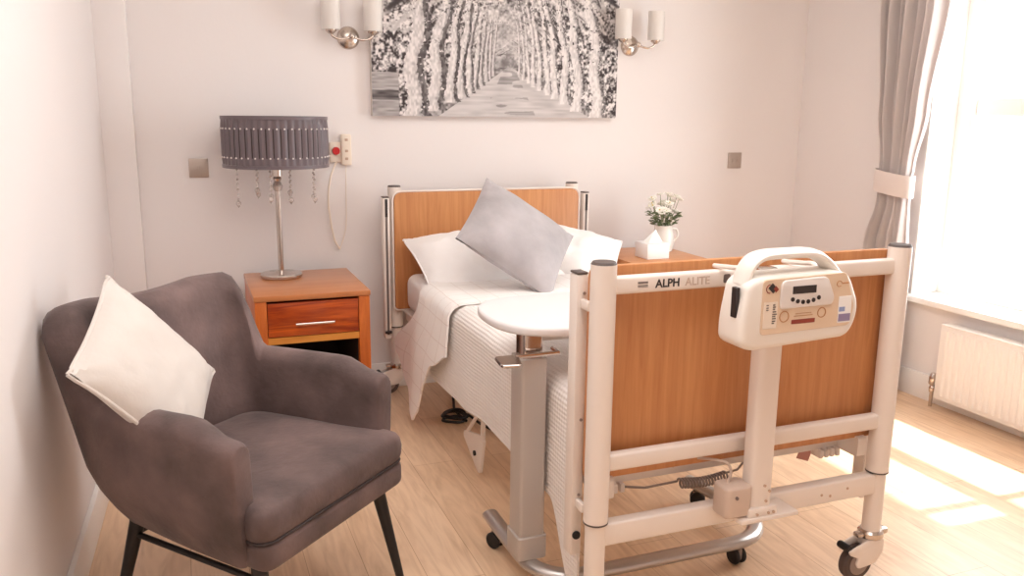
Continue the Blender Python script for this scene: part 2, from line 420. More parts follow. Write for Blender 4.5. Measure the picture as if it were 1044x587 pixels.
    if foot:
        for (x, z) in ((.24, .297), (.33, .303), (.27, .290)):
            bm = nb(); cyl(bm, (x, yp-.0195, z), (x, yp-.017, z), .004, n=10); obj('bar_screw', bm, 'bronze_bit', cb)
    # side rail guides beside each post
    for s in (-1, 1):
        gx = s*(.474 if foot else .503); gy = yp+sg*.080 if foot else yp-.042
        z0 = .215 if foot else .29
        bm = nb(); x0, x1 = gx-.0155, gx+.0155
        # channel section: web and two flanges, open towards the outside of the bed end
        box(bm, (x0, gy-.022, z0), (x1, gy+.022, .945), .005, 2)
        g = obj('rail_guide', bm, 'cream_metal', bed)
        bm = nb(); box(bm, (x0+.001, gy-.021, .945), (x1-.001, gy+.021, .951), .002); obj('guide_cap', bm, 'cap_dark', g)
        bm = nb()
        if foot:
            bm.free()
            for z in (.90, .865, .58, .38, .345):
                bm = nb(); cyl(bm, (gx+.004, gy-.0245, z), (gx+.004, gy-.021, z), .004, n=10); obj('guide_screw', bm, 'hub_grey', g)
            bm = nb(); cyl(bm, (gx-.001, gy-.030, .272), (gx-.001, gy-.021, .272), .011, n=16, bev=.003); obj('guide_knob', bm, 'black_rubber', g)
        else:
            box(bm, (gx-.005, gy-.0235, z0+.02), (gx+.005, gy-.0215, .86)); obj('guide_slot', bm, 'ink_grey', g)
            bm = nb(); box(bm, (gx-.006, gy-.0245, .86), (gx+.006, gy-.021, .94)); obj('guide_slider', bm, 'ink_black', g)
            bm = nb(); box(bm, (gx-.016, gy-.030, .315), (gx+.016, gy-.021, .328), .003); obj('guide_latch', bm, 'ink_black', g)
    # bracket joining guides and posts
    if foot:
        for s in (-1, 1):
            for z in (.875, .36):
                bm = nb(); box(bm, (min(s*.466, s*.480), yp+.02, z-.012), (max(s*.466, s*.480), yp+.06, z+.012), .004); obj('guide_bracket', bm, 'cream_metal', bed)
bed_end('foot'); bed_end('head')
# lifting column and motor at the foot end
bm = nb(); prism(bm, rounded([(-.052, YF-.085), (.018, YF-.085), (.018, YF-.034), (-.052, YF-.034)], .02, 6), .335, .80, 'Z'); colm = obj('lifting_column', bm, 'cream_metal', bed)
bm = nb(); prism(bm, rounded([(-.047, YF-.080), (.013, YF-.080), (.013, YF-.038), (-.047, YF-.038)], .018, 6), .76, .945, 'Z')
box(bm, (-.04, YF-.05, .905), (.01, YF-.012, .955), .005); obj('column_rod', bm, 'chrome', colm)
bm = nb(); prism(bm, rounded([(-.128, YF-.088), (-.046, YF-.088), (-.046, YF-.022), (-.128, YF-.022)], .018, 5), .318, .402, 'Z', .008, 3); mot = obj('motor_housing', bm, 'motor_grey', bed)
bm = nb(); cyl(bm, (-.098, YF-.092, .375), (-.098, YF-.086, .375), .0045, n=10); obj('housing_screw', bm, 'ink_grey', mot)
bm = nb(); box(bm, (-.085, YF-.098, .300), (.095, YF-.012, .314), .005, 2); box(bm, (-.06, YF-.092, .31), (.03, YF-.03, .338), .005); foot_plate = obj('column_bracket', bm, 'cream_metal', bed)
bm = nb()
for (x, z) in ((-.005, .352), (.004, .378), (-.012, .395), (-.035, .322), (.0, .322), (.016, .322)):
    bm = nb(); cyl(bm, (x, YF-.0955 if z < .34 else YF-.0885, z), (x, YF-.084, z), .0038, n=10); obj('column_screw', bm, 'bronze_bit', colm)
bm = nb(); tube(bm, smooth_path([(-.10, YF-.05, .40), (-.085, YF-.04, .43), (-.10, YF-.02, .448), (-.15, YF+.06, .432), (-.17, YF+.10, .395)], 8), .004, 8); obj('motor_cable', bm, 'ink_pale', bed)
# mattress platform
bm = nb()
for s in (-1, 1): box(bm, (s*.40-.02, -2.08, .372), (s*.40+.02, -.17, .412), .006)
for y in (-2.07, -1.40, -.80, -.20): box(bm, (-.40, y-.02, .372), (.40, y+.02, .410), .005)
frame = obj('platform_frame', bm, 'cream_metal', bed)
bm = nb(); box(bm, (-.43, -2.09, .408), (.43, -.165, .424), .006)
obj('platform_deck', bm, 'cream_metal', bed)
for s in (-1, 1):
    bm = nb(); prism(bm, rounded([(-2.04, .372), (-2.17, .372), (-2.17, .43), (-2.10, .43)], .01, 3), s*.405-.015, s*.405+.015, 'X')
    for k in range(4): box(bm, (s*.385-.012-k*s*.020, -2.11, .354), (s*.385-k*s*.020, -2.07, .378), .002)
    obj('platform_bracket', bm, 'cream_metal', bed)
# under-bed lift arm and foot bracket
bm = nb(); prism(bm, rounded([(-1.185, .175), (-1.215, .165), (-1.175, .022), (-1.145, .022), (-.985, .10), (-.985, .125)], .012, 4), -.402, -.390, 'X', .002)
tube(bm, [(-.396, -1.195, .165), (-.396, -1.20, .38)], .009, 10); tube(bm, [(-.396, -1.0, .115), (-.396, -1.15, .25), (-.396, -1.19, .30)], .007, 8)
la = obj('lift_arm', bm, 'cream_metal', bed)
bm = nb(); cyl(bm, (-.408, -1.125, .085), (-.400, -1.125, .085), .010, n=12); obj('arm_bolt', bm, 'black_rubber', la)
# stretched coil of the handset lead and a paper tag under the foot panel
hel = []
for k in range(16*14+1):
    a = 2*PI*k/14; q = k/(16*14)
    hel.append((-.16+.15*q, -2.112+.012*math.cos(a), .355-.008*math.sin(PI*q)+.012*math.sin(a)))
bm = nb(); tube(bm, [(-.36, -2.08, .365), (-.26, -2.10, .352)]+hel+[(.03, -2.105, .362), (.07, -2.08, .370)], .0032, 6); obj('coiled_cord', bm, 'hub_grey', bed)
bm = nb(); box(bm, (.338, -2.0, .30), (.386, -1.997, .372), .001, 1, Matrix.Translation((.36, 0, .34)) @ Matrix.Rotation(.35, 4, 'Y') @ Matrix.Translation((-.36, 0, -.34))); obj('hang_tag', bm, 'tag_pink', bed)

# ------------------------------------------------------------------ mattress and bedding
def nz(x, y, z, s=1.0): return noise.noise(Vector((x*s, y*s, z*s)))
bm = nb(); box(bm, (-.42, -2.08, .4245), (.42, -.175, .598), .045, 5)
t = obj('mattress', bm, 'sheet_white'); tag(t, 'mattress under a white fitted sheet on the hospital bed', 'mattress')

def drape(x, side_l, side_r, top, flare, arc_r=.055, half=.452):
    """cross section of a cover over the bed: arc length x from centre (negative left) -> (X, Z, hang)"""
    s = -1 if x < 0 else 1; a = abs(x)
    flat = half-arc_r
    if a <= flat: return s*a, top, 0
    q = (a-flat)/(arc_r*PI/2)
    if q < 1: return s*(flat+arc_r*math.sin(q*PI/2)), top-arc_r*(1-math.cos(q*PI/2)), 0
    h = a-flat-arc_r*PI/2
    return s*(half+flare*h), top-arc_r-h, h
def cover(yh, yf, hemL, hemR, top, flare, fold_amp, seed, half=.452, nu=110, nv=90, thick=.006, headfn=None, ybend=None):
    """hemL(v): z of the hem on the left side; hemR likewise; v from head 0 to foot 1"""
    arc = .055; base = (half-arc)+arc*PI/2
    def lens(v):
        return -(base+(top-arc-hemL(v))), base+(top-arc-hemR(v))
    def fn(u, v):
        l, r = lens(v); x = l+(r-l)*u
        X, Z, h = drape(x, 0, 0, top, flare, arc, half)
        y = yh+(yf-yh)*v
        if headfn: y += headfn(X, h, v)
        if h > 0:
            s = -1 if x < 0 else 1
            X += s*fold_amp*min(1, h/.25)*(math.sin(y*11+seed)+.6*math.sin(y*23+seed*2.3))*.5 + s*fold_amp*.5*min(1, h/.2)
        Z += .007*nz(X*3, y*3, seed, 1)+.003*nz(X*9, y*9, seed, 1)
        return Vector((X, y, Z))
    def uvf(u, v):
        l, r = lens(v); return (l+(r-l)*u, (yf-yh)*v)
    bm = nb(); grid(bm, fn, nu, nv, thick, uvf); return bm
# ribbed bedspread from under the throw to the foot, with a long tail at the near foot corner
def hemL(v):
    return .262-.035*math.sin(v*9)*.3 - .21*sm(.86, .985, v) + .02*sm(.0, .2, v)
bm = cover(-.70, -2.095, hemL, lambda v: .42, .613, .012, .010, 1.7, half=.438)
t = obj('bedspread', bm, 'ribbed_cotton', sharp=60); tag(t, 'white ribbed bedspread hanging down the side of the bed beside the overbed table', 'bedspread')
# plain throw folded across the pillow end; its corner hangs to the floor by the headboard
def hem2(v):
    pts = [(0, .315), (.10, .27), (.30, .155), (.43, .060), (.50, .048), (.56, .09), (.68, .25), (.80, .36), (1, .43)]
    for (a, za), (c, zc) in zip(pts, pts[1:]):
        if v <= c: return za+(zc-za)*sm(a, c, v)
    return pts[-1][1]
def head2(X, h, v):                                        # the head edge slants back along the drop
    k = .34*sm(0, .30, h) if X < 0 else 0
    return k*(1-v)
bm = cover(-.60, -1.00, hem2, lambda v: .46, .624, .07, .014, 4.1, half=.462, nu=110, nv=50, thick=.008, headfn=head2)
t = obj('throw', bm, 'checked_cotton', sharp=60); tag(t, 'white throw with a faint check, one corner hanging beside the headboard end of the bed', 'throw')

def pillow_bm(M, w, h, t, seed, pinch=.10, n=34, crease=.006, piping=0.0, flange=0.0):
    """soft cushion in its own X (width) Z (height) plane, thickness along Y, moved by M"""
    bm = bmesh.new(); t_ = bmesh.new()
    def pos(u, v, s):
        fx = 1-pinch*(1-abs(v)**2.2)*1.0*abs(u)**3 if True else 1
        px = u*w/2*(1-pinch*.55*(1-v*v)*abs(u)**2); pz = v*h/2*(1-pinch*.55*(1-u*u)*abs(v)**2)
        k = max(0, (1-abs(u)**2.6))**.62*max(0, (1-abs(v)**2.6))**.62
        y = s*t/2*k
        y += s*crease*k*(nz(px*10+seed, pz*10, seed*3)+.5*nz(px*26+seed, pz*22, seed))
        # radial gathers near the corners
        c = max(0, abs(u)*abs(v)-.45)
        y += s*.010*c*math.sin(math.atan2(1.02-abs(v), 1.02-abs(u))*9)
        return Vector((px, y, pz))
    for s in (-1, 1):
        V = [[t_.verts.new(pos(2*i/n-1, 2*j/n-1, s)) for j in range(n+1)] for i in range(n+1)]
        for i in range(n):
            for j in range(n): t_.faces.new((V[i][j], V[i+1][j], V[i+1][j+1], V[i][j+1]) if s < 0 else (V[i][j], V[i][j+1], V[i+1][j+1], V[i+1][j]))
    bmesh.ops.remove_doubles(t_, verts=t_.verts, dist=1e-5)
    bmesh.ops.recalc_face_normals(t_, faces=t_.faces)
    merge(bm, t_, M)
    rim = None
    if piping:
        path = []
        for k in range(4*n):
            e, q = divmod(k, n); q = 2*q/n-1
            u, v = ((q, -1), (1, q), (-q, 1), (-1, -q))[e]
            path.append(M @ pos(u, v, 1))
        path.append(path[0]); rim = nb(); tube(rim, path, piping, 8)
    return bm, rim
def frame_from(T, R, B, L):
    """matrix whose X runs along edge L->... of a square given by its four corners (T,R,B,L in order)"""
    T, R, B, L = map(Vector, (T, R, B, L)); c = (T+R+B+L)/4
    z = ((T+R)-(B+L)).normalized(); x = ((R+B)-(T+L)); x = (x-z*x.dot(z)).normalized(); y = z.cross(x)
    w = ((R-T).length+(B-L).length)/2; h = ((T-L).length+(R-B).length)/2
    return Matrix(((x.x, y.x, z.x, c.x), (x.y, y.y, z.y, c.y), (x.z, y.z, z.z, c.z), (0, 0, 0, 1))), w, h
def Mpil(c, rx, ry, rz): return Matrix.Translation(c) @ Matrix.Rotation(rz, 4, 'Z') @ Matrix.Rotation(rx, 4, 'X') @ Matrix.Rotation(ry, 4, 'Y')
bm, rim = pillow_bm(Mpil((-.10, -.41, .675), -1.2, .0, .03), .66, .46, .20, 2.2, .08, crease=.016, piping=.004)
t = obj('pillow', bm, 'pillow_white'); tag(t, 'white pillow under the grey cushion at the nightstand side of the bed', 'pillow', 'bed pillows'); obj('pillow_piping', rim, 'pillow_white', t)
bm, rim = pillow_bm(Mpil((.30, -.44, .690), -1.10, .42, -.12), .44, .40, .15, 5.7, .09, crease=.016, piping=.004)
t = obj('pillow', bm, 'pillow_white'); tag(t, 'white pillow tilted behind the grey cushion on the window side of the bed', 'pillow', 'bed pillows'); obj('pillow_piping', rim, 'pillow_white', t)
M, w, h = frame_from((-.036, -.33, 1.03), (.330, -.42, .785), (.10, -.665, .617), (-.33, -.66, .775))
M = Matrix.Translation((-.11, -.235, .028)) @ M @ Matrix.Rotation(-.06, 4, 'Y')
bm, rim = pillow_bm(M, .45, .405, .165, 8.3, .07, crease=.008)
t = obj('cushion', bm, 'grey_velvet'); tag(t, 'silver grey velvet cushion standing on one corner against the white pillows', 'cushion')

# ------------------------------------------------------------------ mattress pump hung on the footboard
yb, yf = YF-.0905, YF-.185
pump = thing('mattress_pump', (-.02, (yb+yf)/2, .80), 'white air mattress pump with carry handle, display and stickers hanging on the footboard', 'pump')
outl = rounded([(-.165, .790), (.118, .802), (.142, .840), (.146, .885), (.112, .955), (.078, .966), (-.142, .963), (-.178, .950), (-.194, .86), (-.194, .806)], [.03, .03, .03, .05, .04, .03, .03, .03, .04, .03], 6)
bm = nb(); prism(bm, outl, yf, yb, 'Y', .014, 4); body = obj('pump_body', bm, 'pump_body', pump)
bm = nb(); tube(bm, smooth_path([(-.168, (yb+yf)/2, .940), (-.152, (yb+yf)/2, .982), (-.118, (yb+yf)/2, 1.004), (-.045, (yb+yf)/2, 1.007), (.024, (yb+yf)/2, 1.004), (.068, (yb+yf)/2, .982), (.108, (yb+yf)/2, .940)], 8), .01, 14, prof=[(.0125*math.cos(a), .030*math.sin(a)) for a in [2*PI*k/14 for k in range(14)]], up=(0, 1, 0))
obj('carry_handle', bm, 'pump_body', pump)
plate = rounded([(-.142, .828), (.118, .833), (.126, .88), (.096, .962), (-.142, .957)], .012, 4)
bm = nb(); prism(bm, plate, yf-.0022, yf+.003, 'Y', .0008, 1); pl = obj('label_plate', bm, 'pump_plate', pump)
pod = rounded([(-.094, .886), (.056, .888), (.062, .905), (.040, .952), (.028, .957), (-.085, .954), (-.094, .945)], .010, 4)
bm = nb(); prism(bm, pod, yf-.008, yf, 'Y', .004, 3); pd = obj('control_pod', bm, 'pod_grey', pump)
bm = nb(); box(bm, (-.063, yf-.0088, .921), (.004, yf-.0076, .939)); obj('display', bm, 'ink_black', pd)
for k in range(6):
    bm = nb(); x = -.062+.0150*k; q = (k-2.5)/2.5
    cyl(bm, (x, yf-.0095, .9005+.008*q*q), (x, yf-.0075, .9005+.008*q*q), .0052, n=14); obj('key', bm, 'ink_black', pd)
y0, y1 = yf-.0034, yf-.0015
for cx, cz, r in ((-.078, .868, .0125), (.030, .870, .0115)):
    bm = nb(); ringp = [(cx+r*math.cos(2*PI*k/28), yf-.0028, cz+r*math.sin(2*PI*k/28)) for k in range(29)]; tube(bm, ringp, .0013, 6, up=(0, 1, 0)); obj('ring_mark', bm, 'ink_gold', pl)
bm = nb(); box(bm, (-.056, y0, .848), (.012, y1, .8585), .001, 1)
obj('red_strip', bm, 'ink_red', pl)
bm = nb(); text_into(bm, '24', .008, (-.036, yf-.0035, .8505), (1, 0, 0), (0, 0, 1)) if False else box(bm, (-.05, y0, .866), (.004, y1, .8675)); box(bm, (-.046, y0, .872), (.0, y1, .8732))
obj('print_line', bm, 'ink_gold', pl)
bm = nb()
prism(bm, [(-.128, .938), (-.117, .949), (-.103, .936), (-.114, .925)], y0, y1, 'Y')
obj('emblem', bm, 'ink_black', pl)
bm = nb(); prism(bm, [(-.114, .936), (-.107, .942), (-.099, .934), (-.106, .927)], y0-.0003, y1, 'Y')
tube(bm, [(-.123+.010*math.cos(a), yf-.0028, .936+.010*math.sin(a)) for a in [.5*PI+PI*k/10 for k in range(11)]], .0012, 6, up=(0, 1, 0)); obj('emblem_accent', bm, 'ink_red', pl)
bm = nb(); box(bm, (-.137, y0+.0005, .842), (-.098, y1, .905), .001, 1); st = obj('instruction_sticker', bm, 'call_plastic', pl)
bm = nb()
for k, (zz, ln) in enumerate(((.898, .006), (.893, .008), (.888, .006), (.882, .010), (.876, .012), (.871, .008), (.866, .010), (.860, .009), (.855, .006))): box(bm, (-.112, y0-.0004, zz-.0016), (-.112+ln, y0+.001, zz+.0010))
for zz in (.898, .892, .887): box(bm, (-.130, y0-.0004, zz-.0015), (-.124, y0+.001, zz+.001))
obj('sticker_print', bm, 'ink_grey', st)
bm = nb(); tube(bm, [(.076+.007*math.cos(a), yf-.0028, .936+.007*math.sin(a)) for a in [.4+1.6*PI*k/14 for k in range(15)]], .0011, 6, up=(0, 1, 0)); box(bm, (.084, y0, .935), (.104, y1, .9385))
obj('maker_logo', bm, 'ink_gold', pl)
bm = nb(); box(bm, (.079, y0+.0005, .840), (.118, y1, .905), .001, 1); st = obj('service_sticker', bm, 'tissue_card', pl)
bm = nb(); box(bm, (.081, y0-.0003, .868), (.098, y0+.001, .879)); obj('blue_patch', bm, 'ink_blue', st)
bm = nb(); box(bm, (.081, y0-.0003, .844), (.116, y0+.001, .862)); obj('violet_patch', bm, 'ink_violet', st)
bm = nb(); box(bm, (-.1965, yf+.022, .868), (-.186, yf+.040, .938), .001, 1); obj('side_slot', bm, 'ink_black', body)
for x in (-.13, .08):
    bm = nb(); tube(bm, smooth_path([(x, yb-.008, .93), (x, yb-.003, .965), (x, YF-.055, .963), (x, YF+.0, .957), (x, YF+.022, .955)], 5), .006, 8); obj('hanging_hook', bm, 'cream_metal', pump)

# ------------------------------------------------------------------ overbed table
ot = thing('overbed_table', (-.30, -1.75, 0), 'white topped overbed table on a grey column and silver castor base beside the bed', 'table')
ztop = .768
outl = rounded([(-.585, -1.955), (.25, -1.955), (.25, -1.53), (-.585, -1.53)], [.20, .08, .08, .20], 14)
bm = nb(); prism(bm, outl, ztop-.026, ztop, 'Z', .009, 4); obj('table_top', bm, 'table_laminate', ot)
bm = nb(); box(bm, (-.505, -1.885, ztop-.052), (.05, -1.79, ztop-.0262), .008); obj('top_support', bm, 'silver_paint', ot)
bm = nb(); prism(bm, rounded([(-.535, -1.90), (-.458, -1.90), (-.458, -1.815), (-.535, -1.815)], .012, 4), .088, .672, 'Z'); tcol = obj('column', bm, 'silver_paint', ot)
bm = nb(); prism(bm, rounded([(-.541, -1.906), (-.452, -1.906), (-.452, -1.809), (-.541, -1.809)], .014, 4), .085, .155, 'Z', .003, 1); obj('column_foot', bm, 'silver_paint', tcol)
bm = nb(); prism(bm, rounded([(-.525, -1.89), (-.468, -1.89), (-.468, -1.825), (-.525, -1.825)], .010, 4), .66, ztop-.03, 'Z'); obj('inner_column', bm, 'chrome', tcol)
bm = nb(); tube(bm, [(-.560, -1.915, .690), (-.50, -1.912, .689), (-.432, -1.908, .688), (-.428, -1.86, .688)], .006, 8)
prism(bm, rounded([(-.625, -1.985), (-.572, -1.995), (-.548, -1.905), (-.615, -1.90)], .014, 4), .684, .693, 'Z', .002, 1)
obj('release_lever', bm, 'chrome', ot)
base_path = [(-.505, -1.575, .07), (-.507, -1.70, .07), (-.505, -1.85, .07)] + [(-.505+.13*(1-math.cos(a)), -1.87-.13*math.sin(a), .07) for a in [PI/2*k/8 for k in range(1, 9)]] + \
            [(-.2, -2.0, .07), (.12, -2.0, .07)] + [(.12+.15*math.sin(a), -1.85-.15*math.cos(a), .07) for a in [PI/2*k/8 for k in range(1, 9)]] + [(.262, -1.75, .07), (.235, -1.57, .07)]
el = [(.026*math.cos(2*PI*k/16), .0175*math.sin(2*PI*k/16)) for k in range(16)]
bm = nb(); tube(bm, base_path, .02, 16, prof=el, up=(0, 0, 1)); obj('base_tube', bm, 'silver_tube', ot)
for (cx, cy, rz) in ((-.512, -1.66, .5), (-.42, -1.99, 1.2), (.135, -2.0, .15), (.245, -1.63, 1.0)):
    R = Matrix.Translation((cx, cy, 0)) @ Matrix.Rotation(rz, 4, 'Z')
    bm = nb()
    for s in (-1, 1): lathe(bm, [(.0, -.007), (.022, -.007), (.026, -.003), (.026, .003), (.022, .007), (.0, .007)], (s*.0125, .006, .026), 24, 'X')
    bmesh.ops.transform(bm, matrix=R, verts=bm.verts)
    w_ = obj('castor', bm, 'black_rubber', ot)
    bm = nb(); box(bm, (-.006, -.012, .016), (.006, .022, .050), .003); cyl(bm, (0, -.004, .045), (0, -.004, .058), .008, n=12)
    bmesh.ops.transform(bm, matrix=R, verts=bm.verts); obj('castor_stem', bm, 'hub_grey', w_)

# ------------------------------------------------------------------ armchair
TH = math.radians(43); CH = Vector((-1.240, -1.700, 0))
MC = Matrix.Translation(CH) @ Matrix.Rotation(TH, 4, 'Z')
chair = thing('armchair', tuple(CH), 'grey velvet tub armchair with black legs standing by the left wall', 'armchair')
def cobj(name, bm, m, parent=chair, **k):
    bmesh.ops.transform(bm, matrix=MC, verts=bm.verts); return obj(name, bm, m, parent, **k)
# wrap-around shell: plan path from left arm front, round the back, to right arm front
def shell_path():
    P = []
    xs, yb_, r = .300, .275, .135
    for k in range(13): P.append((-xs-.004*math.sin(PI*k/12), -.222+(yb_-r+.222)*k/12, 'a', k/12))
    for k in range(1, 13):
        a = PI/2*k/12; P.append((-xs+r*(1-math.cos(a)), yb_-r+r*math.sin(a), 'c', k/12))
    for k in range(1, 16): P.append((-xs+r+2*(xs-r)*k/16, yb_, 'b', k/16))
    m = [(-x, y, t, q) for x, y, t, q in P[:25]][::-1]
    return P+m
SP = shell_path()
def section(i):
    x, y, t, q = SP[i]
    a = SP[max(i-1, 0)]; c = SP[min(i+1, len(SP)-1)]
    tx, ty = c[0]-a[0], c[1]-a[1]; l = math.hypot(tx, ty); n = Vector((-ty/l, tx/l))     # outward normal
    # blend 0 on the arms, 1 on the back
    if t == 'a': wgt = 0.0
    elif t == 'c': wgt = sm(.17, .66, q)
    else: wgt = 1.0
    ef = q if t == 'a' else 1.0                           # distance from the arm front
    ztop = .646-.008*ef + wgt*(.212 + (.018*(1-abs(2*(x+.165)/.33-1)**2) if False else 0.0))
    if t == 'b': ztop -= .012*math.sin(PI*q)              # top edge dips a little between the wings
    fr = sm(0, .30, ef) if t == 'a' else 1
    ztop -= (1-fr)*.036
    thick = .082+.028*wgt - .012*(1-fr)
    lean = .030+.095*wgt
    zb = .305 if t != 'a' else .298+.007*ef
    pts = []
    N = 9
    def o(z):                                             # outward offset of the outer face at height z
        h = (z-.30)/.55
        tuck = (.060 if t != 'a' else .025+.035*ef)*max(0, 1-(z-zb)/.17)**2               # bottom curls in under the seat
        return lean*max(0, h)*1.0 - tuck
    body = ztop-thick*.5
    for k in range(N+1):                                  # up the outer face
        z = zb+(body-zb)*k/N; pts.append((o(z), z))
    for k in range(1, 8):                                 # rolled top
        a = PI*k/8; pts.append((o(body)-thick/2+thick/2*math.cos(a), body+thick*.5*math.sin(a)))
    for k in range(N+1):                                  # down the inner face
        z = body+(zb+.06-body)*k/N; pts.append((o(max(z, zb+.17))-thick, z))
    pts.append((o(zb)-thick*.5, zb+.01))
    return [Vector((x+n.x*d, y+n.y*d, z)) for d, z in pts]
secs = [section(i) for i in range(len(SP))]
def cap_round(sec, dy, steps=5):
    c = Vector((sum(p.x for p in sec)/len(sec), 0, 0)); cz = sum(p.z for p in sec)/len(sec); out = []
    for k in range(1, steps+1):
        a = PI/2*k/steps; s = math.cos(a)*.28+.72 if k < steps else .70
        out.append([Vector((c.x+(p.x-c.x)*(s*.9+.1 if k < steps else .70), p.y-dy*math.sin(a), cz+(p.z-cz)*(1-.10*(1-math.cos(a))))) for p in sec])
    return out
first = cap_round(secs[0], .035)[::-1]; last = cap_round(secs[-1], .035)
bm = nb(); ring_loft(bm, first+secs+last, True); bmesh.ops.recalc_face_normals(bm, faces=bm.faces)
cobj('shell', bm, 'chair_velvet', sharp=70)
# seat base and cushion
bs = rounded([(-.285, -.318), (.285, -.318), (.225, .22), (-.225, .22)], [.045, .045, .06, .06], 8)
bm = nb(); prism(bm, bs, .302, .372, 'Z', .018, 4); cobj('seat_base', bm, 'chair_velvet', sharp=70)
cs = rounded([(-.297, -.318), (.297, -.318), (.262, -.19), (.235, .20), (-.235, .20), (-.262, -.19)], [.06, .06, .03, .07, .07, .03], 8)
bm = nb(); t_ = bmesh.new()
rings = []
for z, k in ((.372, .965), (.378, .985), (.392, 1.0), (.415, 1.004), (.435, .992), (.447, .968), (.454, .93), (.460, .80), (.464, .55), (.466, .28), (.466, .06)):
    rings.append([Vector((x*k, (y+.06)*k-.06, z-(.010*(1-k) if k < .9 else 0)*0-.012*max(0, -(y+.1))*0)) for x, y in cs])
ring_loft(t_, rings); bmesh.ops.recalc_face_normals(t_, faces=t_.faces); merge(bm, t_)
cobj('seat_cushion', bm, 'chair_velvet', sharp=70)
bm = nb(); tube(bm, [(x*.985, (y+.06)*.985-.06, .373) for x, y in cs if y < -.15], .0035, 6); cobj('cushion_seam', bm, 'seam_dark')
LEG = {}
for sx, sy, nm in ((-1, -1, 'f'), (1, -1, 'f'), (-1, 1, 'r'), (1, 1, 'r')):
    top = Vector((sx*(.232 if sy < 0 else .20), -.245 if sy < 0 else .175, .318)); bot = Vector((sx*(.272 if sy < 0 else .245), -.300 if sy < 0 else .245, 0))
    bm = nb(); tube(bm, [bot, bot.lerp(top, .5), top], [.0115, .0155, .0205], 16); cobj('leg', bm, 'leg_black')
    LEG[(sx, sy)] = bot.lerp(top, .80)
for sx in (-1, 1):
    bm = nb(); tube(bm, [LEG[(sx, -1)], LEG[(sx, 1)]], .008, 10); cobj('stretcher', bm, 'leg_black')
bm = nb(); a = LEG[(-1, 1)]; c = LEG[(1, 1)]; tube(bm, [a, c], .008, 10); cobj('stretcher', bm, 'leg_black')
# cream cushion leaning in the chair
M, w, h = frame_from((-1.55, -1.627, .913), (-1.319, -1.537, .627), (-1.394, -1.872, .488), (-1.601, -1.931, .759))
nrm = (M.to_3x3() @ Vector((0, 1, 0)))
M = Matrix.Translation((.012, -.005, -.004)) @ M
bm, rim = pillow_bm(M, .385, .365, .125, 3.3, .09, crease=.008, piping=.005)
t = obj('scatter_cushion', bm, 'cream_linen'); tag(t, 'cream scatter cushion with piped edges leaning in the grey armchair', 'cushion'); obj('piping', rim, 'cream_linen', t)

# ------------------------------------------------------------------ nightstand with lamp
NX0, NX1, NY0, NY1, NZ = -1.125, -.678, -.615, -.09, .622
ns = thing('nightstand', ((NX0+NX1)/2, (NY0+NY1)/2, 0), 'orange brown wooden nightstand with one drawer, under the grey lamp', 'nightstand')
bm = nb(); box(bm, (NX0-.003, NY0-.004, NZ-.022), (NX1+.003, NY1, NZ), .003); obj('table_top', bm, 'nightstand_top', ns)
for s, x0, x1 in ((-1, NX0, NX0+.045), (1, NX1-.045, NX1)):
    bm = nb(); box(bm, (x0, NY0, 0), (x1, NY1, NZ-.0222), .003); obj('side_panel', bm, 'nightstand_side', ns)
bm = nb(); box(bm, (NX0+.045, NY1-.015, .06), (NX1-.045, NY1, NZ-.022)); obj('back_panel', bm, 'niche_shade_black', ns)
bm = nb(); box(bm, (NX0+.045, NY0+.004, .425), (NX1-.045, NY1-.015, .452)); obj('drawer_rail', bm, 'rail_wood_lit', ns)
bm = nb(); box(bm, (NX0+.045, NY0+.004, .06), (NX1-.045, NY1-.015, .09), .002); obj('lower_shelf', bm, 'nightstand_wood', ns)
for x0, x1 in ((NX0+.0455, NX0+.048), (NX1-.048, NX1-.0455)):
    bm = nb(); box(bm, (x0, NY0+.03, .0905), (x1, NY1-.0155, .4245)); obj('niche_shade_sheet', bm, 'niche_shade_black', ns)  # thin dark sheets added to stand for shade inside the niche
bm = nb(); box(bm, (NX0+.047, NY0+.002, .455), (NX1-.047, NY0+.024, .590), .002); box(bm, (NX0+.055, NY0+.024, .46), (NX1-.055, NY1-.03, .57)); dr = obj('drawer', bm, 'nightstand_wood', ns)
bm = nb(); tube(bm, [(-.975, NY0-.022, .507), (-.825, NY0-.022, .507)], .0055, 10)
for x in (-.955, -.845): cyl(bm, (x, NY0+.003, .507), (x, NY0-.022, .507), .004, n=10)
obj('drawer_handle', bm, 'chrome', dr)

LX, LY = -.980, -.228
lamp = thing('table_lamp', (LX, LY, NZ), 'chrome table lamp with pleated grey drum shade and hanging crystals on the nightstand', 'lamp')
bm = nb(); lathe(bm, [(.0, 0), (.084, 0), (.088, .004), (.088, .014), (.084, .019), (.030, .022), (.018, .030), (.0, .030)], (LX, LY, NZ), 48); obj('lamp_base', bm, 'chrome', lamp)
bm = nb(); cyl(bm, (LX, LY, NZ+.025), (LX, LY, 1.06), .0115, n=20); lathe(bm, [(.0, 0), (.014, 0), (.018, .01), (.014, .02), (.0, .02)], (LX, LY, 1.035), 20); obj('stem', bm, 'chrome', lamp)
R0 = .2125; zs0, zs1 = 1.095, 1.302
bm = nb(); NP = 46; n = NP*6
def pr_(k):                                                # pleats drawn tight over the frame
    q = (k % 6)/6; return .0045*math.cos(2*PI*q)
rings = []
for z, dr_ in ((zs0, .0), (zs0+.012, .3), (zs0+.045, 1), (zs0+.10, 1), (zs0+.16, 1), (zs1-.014, .3), (zs1, .0)):
    rings.append([(LX+(R0+pr_(k)*dr_)*math.cos(2*PI*k/n), LY+(R0+pr_(k)*dr_)*math.sin(2*PI*k/n), z) for k in range(n)])
for z in (zs1, zs0):
    rings.append([(LX+(R0-.006)*math.cos(2*PI*k/n), LY+(R0-.006)*math.sin(2*PI*k/n), z) for k in range(n)])
